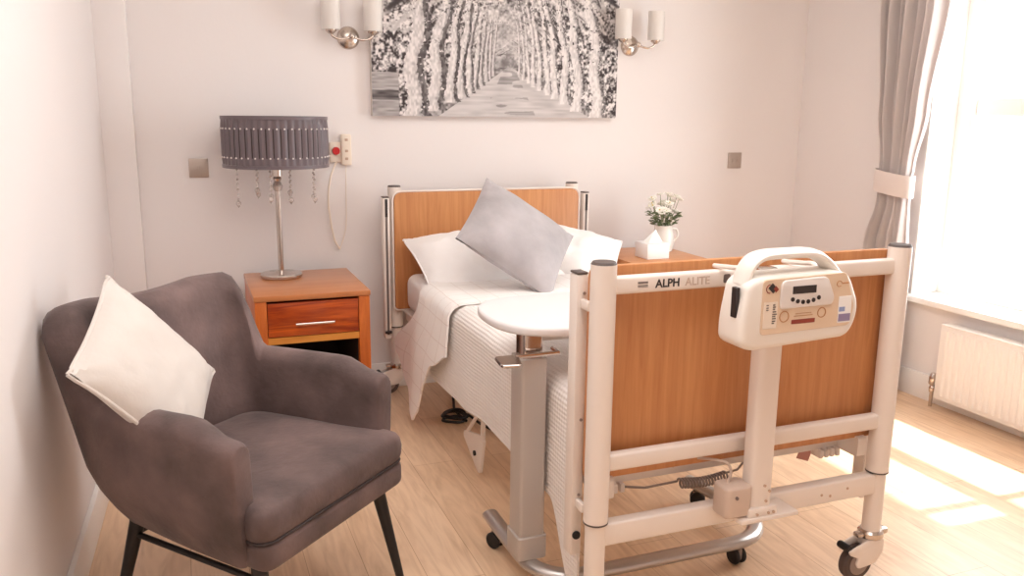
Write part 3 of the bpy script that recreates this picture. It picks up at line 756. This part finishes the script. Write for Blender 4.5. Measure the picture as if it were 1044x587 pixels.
rings.append(rings[0]); t_ = bmesh.new(); ring_loft(t_, rings, False); bmesh.ops.remove_doubles(t_, verts=t_.verts, dist=1e-6); bmesh.ops.recalc_face_normals(t_, faces=t_.faces); merge(bm, t_)
shade = obj('lamp_shade', bm, 'shade_satin', lamp, sharp=60)
bm = nb()
for z in (zs0-.001, zs1-.013):
    lathe(bm, [(R0-.004, 0), (R0+.004, 0), (R0+.004, .014), (R0-.004, .014), (R0-.004, 0)], (LX, LY, z), 96)
obj('shade_trim', bm, 'shade_satin', shade)
bm = nb()
for z in (zs0+.043, zs0+.158):
    for k in range(NP):
        a = 2*PI*k/NP; ball(bm, (LX+(R0+.0045)*math.cos(a), LY+(R0+.0045)*math.sin(a), z), .0042, sub=1)
obj('diamante_band', bm, 'diamante', shade)
bm = nb()
for k in range(NP):
    a = 2*PI*(k+.5)/NP; c, s_ = math.cos(a), math.sin(a)
    box(bm, (-.0006, -.0024, 0), (.0006, .0024, .115), 0, 1, Matrix.Translation((LX+(R0-.0036)*c, LY+(R0-.0036)*s_, zs0+.043)) @ Matrix.Rotation(a, 4, 'Z'))
obj('pleat_gap', bm, 'seam_dark', shade)
bm = nb()
for k in range(3):
    a = 2*PI*k/3+.4; tube(bm, [(LX, LY, 1.085), (LX+(R0-.007)*math.cos(a), LY+(R0-.007)*math.sin(a), 1.10)], .002, 6)
lathe(bm, [(.0, 0), (.02, 0), (.02, .05), (.0, .05)], (LX, LY, 1.055), 20)
obj('shade_carrier', bm, 'chrome', lamp)
random.seed(3)
for k in range(9):
    a = 2*PI*k/9+.25; rr = .105 if k % 2 else .16
    x, y = LX+rr*math.cos(a), LY+rr*math.sin(a); L = .085+.05*random.random()+(.03 if k % 2 == 0 else 0)
    bm = nb(); cyl(bm, (x, y, 1.098), (x, y, 1.098-L), .0008, n=5)
    z = 1.085
    while z > 1.098-L:
        ball(bm, (x, y, z), .0055, sub=1); z -= .021
    lathe(bm, [(.0, -.018), (.010, -.004), (.011, .004), (.005, .012), (.0, .014)], (x, y, 1.098-L-.01), 8)
    obj('crystal_strand', bm, 'crystal', lamp, flat=True)
bm = nb(); lathe(bm, [(.0, 0), (.016, .01), (.022, .028), (.012, .05), (.0, .055)], (LX, LY, .985), 8); obj('stem_crystal', bm, 'crystal', lamp, flat=True)

# ------------------------------------------------------------------ call point with cord, switches
cp = thing('call_point', (-.665, 0, 1.08), 'cream nurse call point with red button and hanging cord behind the lamp', 'call point')
bm = nb(); box(bm, (-.672, -.028, 1.085), (-.624, 0, 1.225), .008, 3); hs = obj('call_handset', bm, 'call_plastic', cp)
bm = nb(); box(bm, (-.722, -.014, 1.098), (-.664, 0, 1.190), .005, 2); obj('wall_plate', bm, 'call_plastic', cp)
bm = nb(); lathe(bm, [(.0, -.014), (.016, -.014), (.018, -.006), (.018, 0), (.0, 0)], (-.694, -.0135, 1.150), 20, 'Y'); obj('call_button', bm, 'red_button', cp)
for z in (1.20, 1.15, 1.115):
    bm = nb(); box(bm, (-.655, -.031, z-.006), (-.641, -.027, z+.006), .002); obj('handset_key', bm, 'bronze_bit', hs)
bm = nb(); tube(bm, smooth_path([(-.694, -.014, 1.10), (-.725, -.03, 1.03), (-.738, -.03, .93), (-.728, -.025, .82), (-.712, -.02, .74), (-.690, -.02, .70)], 8), .0045, 8)
obj('call_cord', bm, 'call_plastic', cp)
bm = nb(); tube(bm, smooth_path([(-.65, -.014, 1.086), (-.655, -.02, .95), (-.66, -.02, .80), (-.69, -.02, .70)], 8), .002, 6); obj('pull_cord', bm, 'call_plastic', cp)

def wall_switch(x0, x1, z0, z1, label, keys):
    t = thing('light_switch', ((x0+x1)/2, 0, z0), label, 'switch')
    bm = nb(); box(bm, (x0, -.008, z0), (x1, 0, z1), .003); p = obj('switch_plate', bm, 'switch_metal', t)
    bm = nb(); cx, cz = (x0+x1)/2, (z0+z1)/2
    bm.free()
    for k in keys: bm = nb(); box(bm, (cx+k-.006, -.013, cz-.011), (cx+k+.006, -.006, cz+.011), .002); obj('rocker', bm, 'switch_metal', p)
wall_switch(-1.324, -1.244, 1.038, 1.120, 'brushed metal wall switch on the left part of the back wall beside the lamp', (0,))
wall_switch(1.444, 1.530, 1.045, 1.130, 'brushed metal wall switch above the bedside table with flowers', (-.013, .013))

# ------------------------------------------------------------------ wall lights
def sconce(x, z, zs, label):
    t = thing('wall_light', (x, 0, z), label, 'wall light', 'candle wall lights beside the picture')
    bm = nb(); lathe(bm, [(.0, -.028), (.018, -.027), (.034, -.018), (.046, -.012), (.050, -.004), (.050, 0), (.0, 0)], (x, 0, z), 36, 'Y'); obj('wall_plate', bm, 'nickel', t)
    bm = nb(); cyl(bm, (x, -.02, z), (x, -.085, z), .009, n=14); ball(bm, (x, -.090, z), .015, sub=2); obj('spigot', bm, 'nickel', t)
    for s in (-1, 1):
        bm = nb(); tube(bm, smooth_path([(x, -.088, z), (x+s*.03, -.096, z-.012), (x+s*.06, -.10, z-.014), (x+s*.085, -.10, z-.002), (x+s*.092, -.10, z+.012)], 6), .0055, 10)
        lathe(bm, [(.0, 0), (.010, 0), (.017, .006), (.023, .012), (.024, .018), (.0, .018)], (x+s*.092, -.10, z+.006), 20)
        arm = obj('lamp_arm', bm, 'nickel', t)
        bm = nb(); lathe(bm, [(.0, 0), (.040, 0), (.041, .003), (.041, .138), (.038, .140), (.038, .006), (.0, .006)], (x+s*.092, -.10, z+.024), 32); obj('candle_shade', bm, 'candle_glass', arm)
sconce(-.622, 1.648, 1.67, 'twin candle wall light with nickel plate left of the picture, above the lamp')
sconce(.806, 1.668, 1.69, 'twin candle wall light with nickel plate right of the picture')

# ------------------------------------------------------------------ canvas print: an avenue of trees, black and white
CX0, CX1, CZ0, CZ1 = -.527, .721, 1.309, 2.09
cv = thing('picture', ((CX0+CX1)/2, 0, CZ0), 'black and white canvas print of an avenue of trees above the bed', 'picture')
bm = nb(); box(bm, (CX0, -.038, CZ0), (CX1, 0, CZ1)); obj('canvas', bm, 'canvas_side', cv)
NUx, NVz = 620, 388
uu = np.linspace(0, 1, NUx+1); vv = np.linspace(0, (CZ1-CZ0)/(CX1-CX0), NVz+1)
U, Vv = np.meshgrid(uu, vv, indexing='ij')
def vnoise(x, y, seed):
    r = np.random.default_rng(seed).random((257, 257))
    xi = np.floor(x).astype(int); yi = np.floor(y).astype(int); fx = x-xi; fy = y-yi
    fx = fx*fx*(3-2*fx); fy = fy*fy*(3-2*fy); a = xi % 256; c = yi % 256
    return (r[a, c]*(1-fx)+r[a+1, c]*fx)*(1-fy)+(r[a, c+1]*(1-fx)+r[a+1, c+1]*fx)*fy
vx, vy = .525, .185                                       # vanishing point of the avenue
fol = .5*vnoise(U*95, Vv*95, 1)+.35*vnoise(U*180, Vv*180, 2)+.25*vnoise(U*36, Vv*36, 3)
img = .44+2.4*(fol-.53)
dist = np.hypot(U-vx, (Vv-vy-.10)*.8)
img = img*(1-np.exp(-(dist/.17)**2)*.75)+np.exp(-(dist/.17)**2)*.75*.62      # haze in the distance
# pale branches arching over
for k in range(150):
    r2 = np.random.default_rng(1000+k); s = 1 if k % 2 else -1
    q = r2.random(); x0 = vx+s*(.03+.46*q); y0 = vy+.04+.20*q*r2.random()+.05*q
    ln = (.05+.30*q)*(.6+.8*r2.random()); ang = PI/2+s*(.15+.9*r2.random()); cur = s*1.2*r2.random()
    T = np.linspace(0, 1, 26); px = x0+np.cumsum(np.cos(ang+cur*T))*ln/26; py = y0+np.cumsum(np.sin(ang+cur*T))*ln/26
    w0 = (.0012+.0065*q)*(.5+r2.random()); tone = .66+.2*r2.random() if r2.random() < .62 else .07
    for j in range(26):
        i0, i1 = np.searchsorted(uu, px[j]-.03), np.searchsorted(uu, px[j]+.03); j0, j1 = np.searchsorted(vv, py[j]-.03), np.searchsorted(vv, py[j]+.03)
        if i1 <= i0 or j1 <= j0: continue
        dd = np.hypot(U[i0:i1, j0:j1]-px[j], Vv[i0:i1, j0:j1]-py[j]); m_ = np.clip(1.4-dd/(w0*(1-.5*T[j])), 0, 1)*.85
        img[i0:i1, j0:j1] = img[i0:i1, j0:j1]*(1-m_)+tone*m_
# ground: field at the left, verges, road
gl = vx-(vx-.25)*np.clip((vy-Vv)/vy, 0, 9); gr = vx+.02+(.86-vx)*np.clip((vy-Vv)/vy, 0, 9)
below = Vv < vy
fieldm = (U < .10) & (Vv < .155)
img[fieldm] = (.52+.30*(vnoise(U*30, Vv*160, 5)-.5)-.30*((np.abs(Vv-.075) < .018)))[fieldm]
road = below & (U > gl) & (U < gr)
rut = np.abs(np.sin((U-vx)/(np.maximum(vy-Vv, .008))*1.9+.6))
rv = .66+.16*(vnoise(U*20, Vv*150, 6)-.5)-.22*(vnoise(U*14, Vv*70, 7) > .62)*(np.abs(U-(vx+.01)) < .02+.5*(vy-Vv)) + .05*rut
img[road] = rv[road]
vg = below & (((U > gl-.05-.25*(vy-Vv)) & (U <= gl)) | ((U >= gr) & (U < gr+.04+.2*(vy-Vv))))
img[vg] = (.36+.5*(vnoise(U*120, Vv*120, 8)-.45))[vg]
# trunks, nearest last: pale bark, broken dark gaps beside them
tl = [(.468, .150, .004), (.452, .140, .005), (.436, .128, .006), (.416, .112, .008), (.393, .096, .010), (.366, .082, .012), (.335, .066, .0145), (.300, .050, .017), (.230, .018, .025), (.150, -.01, .032)]
trr = [(.575, .150, .004), (.592, .140, .005), (.612, .128, .006), (.634, .114, .008), (.660, .100, .010), (.690, .085, .012), (.725, .070, .014), (.768, .050, .017), (.826, .024, .021), (.905, -.01, .026)]
rough1 = vnoise(U*60, Vv*60, 61)-.5; rough2 = vnoise(U*150, Vv*150, 62)-.5; leafy = vnoise(U*170, Vv*170, 63)*.65+vnoise(U*60, Vv*60, 64)*.35
for lst, s in ((tl, -1), (trr, 1)):
    for k, (bx, bv, w0) in enumerate(lst):
        hgt = .12+.55*abs(bx-vx)*2
        up = np.clip((Vv-bv)/max(hgt, .05), 0, 3)
        lean_ = -s*.10*up**2*abs(bx-vx)*2 + np.sin(Vv*26+k*2.1)*w0*.35 + (.02*s*up*abs(bx-vx)*2 if k % 2 else 0)
        cx = bx+lean_; ww = w0*(.92-.30*np.clip(up, 0, 1.6)+.45*np.exp(-((Vv-bv)/.02)**2))
        tt = (U-cx)/ww + rough1*.4*(.2+up) + rough2*.35
        veil = leafy > (1.0-.40*np.clip(up, 0, 1.3))          # leaves hide more of the trunk higher up
        on = (np.abs(tt) < 1) & (Vv > bv) & (up < 1.5) & ~veil
        bark = .80+.34*(vnoise(U*170, Vv*90, 20+k)-.5)-.34*np.clip(tt*1.0-.30, 0, 1)+(.06 if s > 0 else 0)
        img[on] = bark[on]
        sh = (tt >= 1) & (tt < (1.9 if s < 0 else 1.55)) & (Vv > bv+.004) & (up < 1.05) & (leafy+.14*(s > 0) < .70)
        img[sh] = (.05+.30*vnoise(U*110, Vv*90, 40+k)+.10*(s > 0))[sh]
        hz = np.clip(1-abs(bx-vx)/.17, 0, 1)*.35
        img[on | sh] = img[on | sh]*(1-hz)+.66*hz
dk = np.exp(-(((U-.515)/.030)**2+((Vv-.200)/.020)**2)); img = img*(1-.8*dk)+.22*.8*dk
img = np.clip(img, .04, .92)
ink = np.stack([img*1.0, img*.945, img*.925, np.ones_like(img)], -1)
low = np.array(lin((52, 43, 45))); hi_ = np.array(lin((240, 234, 232)))
for c in range(3): ink[..., c] = low[c]+(hi_[c]-low[c])*np.clip(img, 0, 1)**1.35
me = bpy.data.meshes.new('print_face')
vsx = np.empty(((NUx+1)*(NVz+1), 3)); vsx[:, 0] = (CX0+U*(CX1-CX0)).ravel(); vsx[:, 1] = -.0386; vsx[:, 2] = (CZ0+Vv*(CX1-CX0)).ravel()
vsx[:, 2] = np.minimum(vsx[:, 2], CZ1)
ii, jj = np.meshgrid(np.arange(NUx), np.arange(NVz), indexing='ij'); a0 = (ii*(NVz+1)+jj).ravel()
faces = np.stack([a0, a0+NVz+1, a0+NVz+2, a0+1], 1)
me.from_pydata((vsx-np.array(cv['_o'])).tolist(), [], faces.tolist())
ca = me.color_attributes.new('ink', 'FLOAT_COLOR', 'POINT'); ca.data.foreach_set('color', ink.reshape(-1, 4).astype(np.float32).ravel())
me.materials.append(MATS['canvas_print']); o = bpy.data.objects.new('print_face', me); COL.objects.link(o); o.parent = cv

# ------------------------------------------------------------------ bedside table, vase, tissues
bx0, bx1, by0, by1, bz = .585, 1.005, -.50, -.075, .645
bt = thing('bedside_table', ((bx0+bx1)/2, (by0+by1)/2, 0), 'wooden bedside table on the window side of the bed carrying the flowers and tissues', 'bedside table')
bm = nb(); box(bm, (bx0, by0, bz-.024), (bx1, by1, bz), .003); obj('table_top', bm, 'bedside_wood', bt)
for x0, x1 in ((bx0+.004, bx0+.03), (bx1-.03, bx1-.004)):
    bm = nb(); box(bm, (x0, by0+.006, 0), (x1, by1, bz-.024), .002); obj('side_panel', bm, 'nightstand_side', bt)
bm = nb(); box(bm, (bx0+.03, by1-.02, .06), (bx1-.03, by1-.004, bz-.024)); obj('back_panel', bm, 'nightstand_side', bt)
bm = nb(); box(bm, (bx0+.032, by0+.008, .46), (bx1-.032, by1-.03, .615), .002); dd = obj('drawer', bm, 'bedside_wood', bt)
bm = nb(); tube(bm, [(.73, by0-.014, .535), (.86, by0-.014, .535)], .0055, 10)
for x in (.745, .845): cyl(bm, (x, by0+.009, .535), (x, by0-.014, .535), .004, n=10)
obj('drawer_handle', bm, 'chrome', dd)
bm = nb(); box(bm, (bx0+.03, by0+.01, .08), (bx1-.03, by1-.02, .10), .002); obj('lower_shelf', bm, 'bedside_wood', bt)

vx_, vy_ = .905, -.245
va = thing('flower_vase', (vx_, vy_, bz), 'white jug vase holding small white flowers and greenery behind the tissue box', 'vase')
bm = nb(); lathe(bm, [(.0, 0), (.042, 0), (.050, .006), (.056, .03), (.057, .06), (.050, .095), (.044, .118), (.048, .136), (.045, .136), (.041, .118), (.046, .09), (.0, .09)], (vx_, vy_, bz), 36)
jug = obj('jug', bm, 'ceramic', va)
bm = nb(); tube(bm, smooth_path([(vx_+.045, vy_, bz+.115), (vx_+.078, vy_, bz+.110), (vx_+.086, vy_, bz+.075), (vx_+.054, vy_, bz+.04)], 6), .006, 10); obj('jug_handle', bm, 'ceramic', jug)
random.seed(11)
stems = nb(); leaves = nb(); heads = []
for k in range(24):
    a = random.random()*2*PI; rr = .02+.065*math.sqrt(random.random()); hh = bz+.195+.085*random.random()+.03*(rr < .05)
    p = Vector((vx_+rr*math.cos(a), vy_+rr*.8*math.sin(a), hh)); heads.append(p)
    tube(stems, smooth_path([(vx_+.01*math.cos(a), vy_+.01*math.sin(a), bz+.095), (vx_+rr*.45*math.cos(a), vy_+rr*.4*math.sin(a), bz+.15), p], 5), .0014, 5)
for k in range(120):
    a = random.random()*2*PI; rr = .018+.058*math.sqrt(random.random()); z = bz+.137+.070*random.random()
    rr *= .55+.5*(z-bz-.137)/.07+.2
    M = Matrix.Translation((vx_+rr*math.cos(a), vy_+rr*math.sin(a), z)) @ Matrix.Rotation(a, 4, 'Z') @ Matrix.Rotation(-.7+.9*random.random(), 4, 'Y') @ Matrix.Rotation(random.random()-.5, 4, 'X')
    ball(leaves, (0, 0, 0), .013, (1.25, .55, .16), 1, M)
obj('stems', stems, 'stem_green', va)
o = obj('foliage', leaves, 'leaf_green', va); o['kind'] = 'stuff'
for p in heads:
    bm = nb(); d = (p-Vector((vx_, vy_, bz+.12))).normalized(); Q = d.to_track_quat('Z', 'Y').to_matrix().to_4x4()
    for j in range(8):
        a = 2*PI*j/8
        ball(bm, (0, 0, 0), .0105, (1.15, .75, .30), 1, Matrix.Translation(p) @ Q @ Matrix.Rotation(a, 4, 'Z') @ Matrix.Translation((.013, 0, 0)) @ Matrix.Rotation(-.45, 4, 'Y'))
    fl = obj('flower', bm, 'petal_white', va)
    bm = nb(); ball(bm, p+d*.003, .0042, sub=1); obj('flower_centre', bm, 'flower_core', fl)

tx0, tx1, ty0, ty1 = .700, .822, -.445, -.325
tb = thing('tissue_box', ((tx0+tx1)/2, (ty0+ty1)/2, bz), 'white tissue box with a tissue pulled up, in front of the vase', 'tissue box')
bm = nb(); box(bm, (tx0, ty0, bz), (tx1, ty1, bz+.075), .003); obj('carton', bm, 'tissue_card', tb)
def tis(u, v):
    r = (1-v)*.056+.004*math.sin(u*2*PI*5)*(1-v)+.004*math.sin(u*2*PI*3+1)*(1-v); a = u*2*PI
    return Vector(((tx0+tx1)/2+r*math.cos(a)*.95+.014*v, (ty0+ty1)/2+r*math.sin(a)*.55, bz+.074+.062*v+.006*math.sin(a*2)*(1-v)*v))
bm = nb(); grid(bm, tis, 48, 12); obj('tissue', bm, 'tissue_paper', tb, sharp=80)

# ------------------------------------------------------------------ curtain
cu = thing('curtain', (1.80, -.82, .015), 'grey full length curtain gathered in a pale tieback at the side of the window', 'curtain')
def curt(u, v):
    z = .02+2.26*v
    # width range along Y and fold depth by height
    keys = [(0.02, -.945, -.625, .030), (.45, -.940, -.640, .030), (.72, -.935, -.672, .026), (.93, -.925, -.732, .018), (1.02, -.920, -.738, .014), (1.10, -.932, -.728, .018), (1.35, -.975, -.690, .030), (1.86, -1.035, -.650, .038), (2.30, -1.08, -.63, .042)]
    for (z0, a0, b0, d0), (z1, a1, b1, d1) in zip(keys, keys[1:]):
        if z <= z1 or z1 == 2.30:
            q = sm(z0, z1, z); a, b_, d = a0+(a1-a0)*q, b0+(b1-b0)*q, d0+(d1-d0)*q; break
    ph = 7.5*2*PI*u
    y = b_+(a-b_)*u + .006*math.sin(ph*.5+z*2)
    x = 1.80+d*math.sin(ph)+.35*d*math.sin(ph*.37+1+z*.6)
    return Vector((x, y, z))
bm = nb(); grid(bm, curt, 200, 70, .003); obj('curtain_cloth', bm, 'curtain_cloth', cu, sharp=80)
bm = nb()
rings = []
cy_, hw, hd = -.829, .112, .040
for z, k in ((.968, 1.0), (.972, 1.02), (1.02, 1.02), (1.068, 1.02), (1.072, 1.0)):
    rings.append([(1.80+hd*k*math.sin(2*PI*q/40)*(abs(math.sin(2*PI*q/40))**-.3 if abs(math.sin(2*PI*q/40)) > .01 else 1), cy_+hw*k*math.cos(2*PI*q/40), z+.012*math.cos(2*PI*q/40)) for q in range(40)])
inner = [[(1.80+(p[0]-1.80)*.94, cy_+(p[1]-cy_)*.97, p[2]) for p in r] for r in rings[::-1]]
ring_loft(bm, rings+inner+[rings[0]], False); bmesh.ops.remove_doubles(bm, verts=bm.verts, dist=1e-6); bmesh.ops.recalc_face_normals(bm, faces=bm.faces)
obj('tieback', bm, 'tieback_cloth', cu, sharp=60)
bm = nb(); box(bm, (1.79, -1.06, 2.27), (1.81, -.54, 2.30), .004); cyl(bm, (1.80, -2.6, 2.32), (1.80, -.45, 2.32), .014, n=16)
for y in (-.5, -1.4, -2.5): cyl(bm, (1.80, y, 2.32), (XR, y, 2.32), .008, n=10)
obj('curtain_rail', bm, 'frame_paint', cu)

# ------------------------------------------------------------------ radiator
rd = thing('radiator', (1.87, -1.75, 0), 'white panel radiator on the right wall below the window', 'radiator')
ry0, ry1, rz0, rz1 = -2.25, -1.165, .055, .405
bm = nb(); box(bm, (1.825, ry0, rz0), (1.835, ry1, rz1), .004, 2)
k = ry0+.03
while k < ry1-.03:
    prism(bm, rounded([(1.826, k), (1.8185, k+.006), (1.8185, k+.018), (1.826, k+.024)], .003, 2), rz0+.022, rz1-.022, 'Z'); k += .0335
obj('front_panel', bm, 'radiator_paint', rd)
bm = nb(); box(bm, (1.870, ry0, rz0), (1.880, ry1, rz1), .004, 2); obj('rear_panel', bm, 'radiator_paint', rd)
bm = nb(); box(bm, (1.822, ry0, rz1-.003), (1.884, ry1, rz1+.004), .003)
for y in (ry0, ry1-.004): box(bm, (1.826, y, rz0), (1.880, y+.004, rz1), .001)
obj('top_grille', bm, 'radiator_paint', rd)
bm = nb(); tube(bm, smooth_path([(1.852, ry1+.0, .085), (1.852, ry1+.02, .085), (1.852, ry1+.033, .075), (1.852, ry1+.035, .05), (1.852, ry1+.035, 0)], 5), .0085, 12); obj('feed_pipe', bm, 'nickel', rd)
bm = nb(); lathe(bm, [(.0, 0), (.014, 0), (.016, .02), (.012, .03), (.019, .04), (.019, .075), (.012, .09), (.0, .09)], (1.852, ry1+.033, .072), 18); cyl(bm, (1.852, ry1, .088), (1.852, ry1+.03, .088), .012, n=14); obj('valve', bm, 'chrome', rd)
for y in (ry0+.15, ry1-.15):
    bm = nb(); box(bm, (1.880, y-.02, .12), (XR, y+.02, .36), .002); obj('wall_bracket', bm, 'radiator_paint', rd)

# ------------------------------------------------------------------ cable loops under the bed
pth = []
for k in range(60):
    a = 2*PI*k/20; pth.append((-.315+.05*math.cos(a)+.03*k/60, -.60+.055*math.sin(a)+.08*math.sin(k/60*PI*.7), .008+.010*k/60+.004*math.sin(a*2)))
pth = [(-.20, -.20, .006), (-.24, -.34, .006), (-.27, -.46, .007)]+pth+[(-.20, -.74, .012), (-.05, -.9, .008)]
bm = nb(); tube(bm, smooth_path(pth, 3), .006, 8)
t = obj('power_cable', bm, 'black_rubber'); tag(t, 'black cable lying in loops on the floor under the bed', 'cable')

# ------------------------------------------------------------------ light
w = bpy.data.worlds.new('sky'); S.world = w; w.use_nodes = True
bg = w.node_tree.nodes['Background']; bg.inputs['Color'].default_value = (.935, .965, 1.0, 1); bg.inputs['Strength'].default_value = 7.2
sd = bpy.data.lights.new('sun', 'SUN'); sd.energy = 7.5; sd.angle = math.radians(.7); sd.color = (1, .97, .93)
so = bpy.data.objects.new('sun', sd); COL.objects.link(so)
el_ = math.radians(58); d = Vector((-math.cos(el_), .02, -math.sin(el_))); so.rotation_euler = d.to_track_quat('-Z', 'Y').to_euler(); so.location = (5, -1.5, 5)

for k, (y0, y1, z0, z1) in enumerate((W1,)):         # the windows guide the sampling of sky light into the room
    ld = bpy.data.lights.new('window_portal', 'AREA'); ld.shape = 'RECTANGLE'; ld.size = y1-y0; ld.size_y = z1-z0; ld.cycles.is_portal = True
    lo = bpy.data.objects.new('window_portal', ld); COL.objects.link(lo)
    lo.matrix_world = Matrix.Translation((XO+.02, (y0+y1)/2, (z0+z1)/2)) @ Vector((-1, 0, 0)).to_track_quat('-Z', 'Z').to_matrix().to_4x4()
ld = bpy.data.lights.new('added_overhead_fill', 'AREA'); ld.shape = 'DISK'; ld.size = 2.2; ld.energy = 29; ld.color = (1, .985, .98)  # added overhead fill to brighten the foreground; no lamp is known there
lo = bpy.data.objects.new('added_overhead_fill', ld); COL.objects.link(lo); lo.location = (-.5, -2.35, H-.03)
# ------------------------------------------------------------------ camera (fitted to the photograph's perspective)
f, yaw, pitch, roll = 852.633, .373867, .202984, .01096
C = Vector((-1.34840, -3.89484, 1.31484))
F = Vector((math.sin(yaw)*math.cos(pitch), math.cos(yaw)*math.cos(pitch), -math.sin(pitch)))
r0 = Vector((math.cos(yaw), -math.sin(yaw), 0)); u0 = r0.cross(F)
Rv = math.cos(roll)*r0+math.sin(roll)*u0; Uv = -math.sin(roll)*r0+math.cos(roll)*u0
cam = bpy.data.cameras.new('camera'); co = bpy.data.objects.new('camera', cam); COL.objects.link(co)
co.matrix_world = Matrix(((Rv.x, Uv.x, -F.x, C.x), (Rv.y, Uv.y, -F.y, C.y), (Rv.z, Uv.z, -F.z, C.z), (0, 0, 0, 1)))
cam.sensor_fit = 'HORIZONTAL'; cam.sensor_width = 36; cam.lens = f*36/1044; cam.clip_start = .05
S.camera = co
for o in bpy.data.objects:
    if '_o' in o: del o['_o']
S.view_settings.view_transform = 'Standard'; S.view_settings.look = 'None'; S.view_settings.gamma = 1.0
S.view_settings.use_curve_mapping = False; S.view_settings.exposure = .40
S.cycles.use_denoising = True
S.cycles.max_bounces = 10; S.cycles.diffuse_bounces = 6; S.cycles.transparent_max_bounces = 12
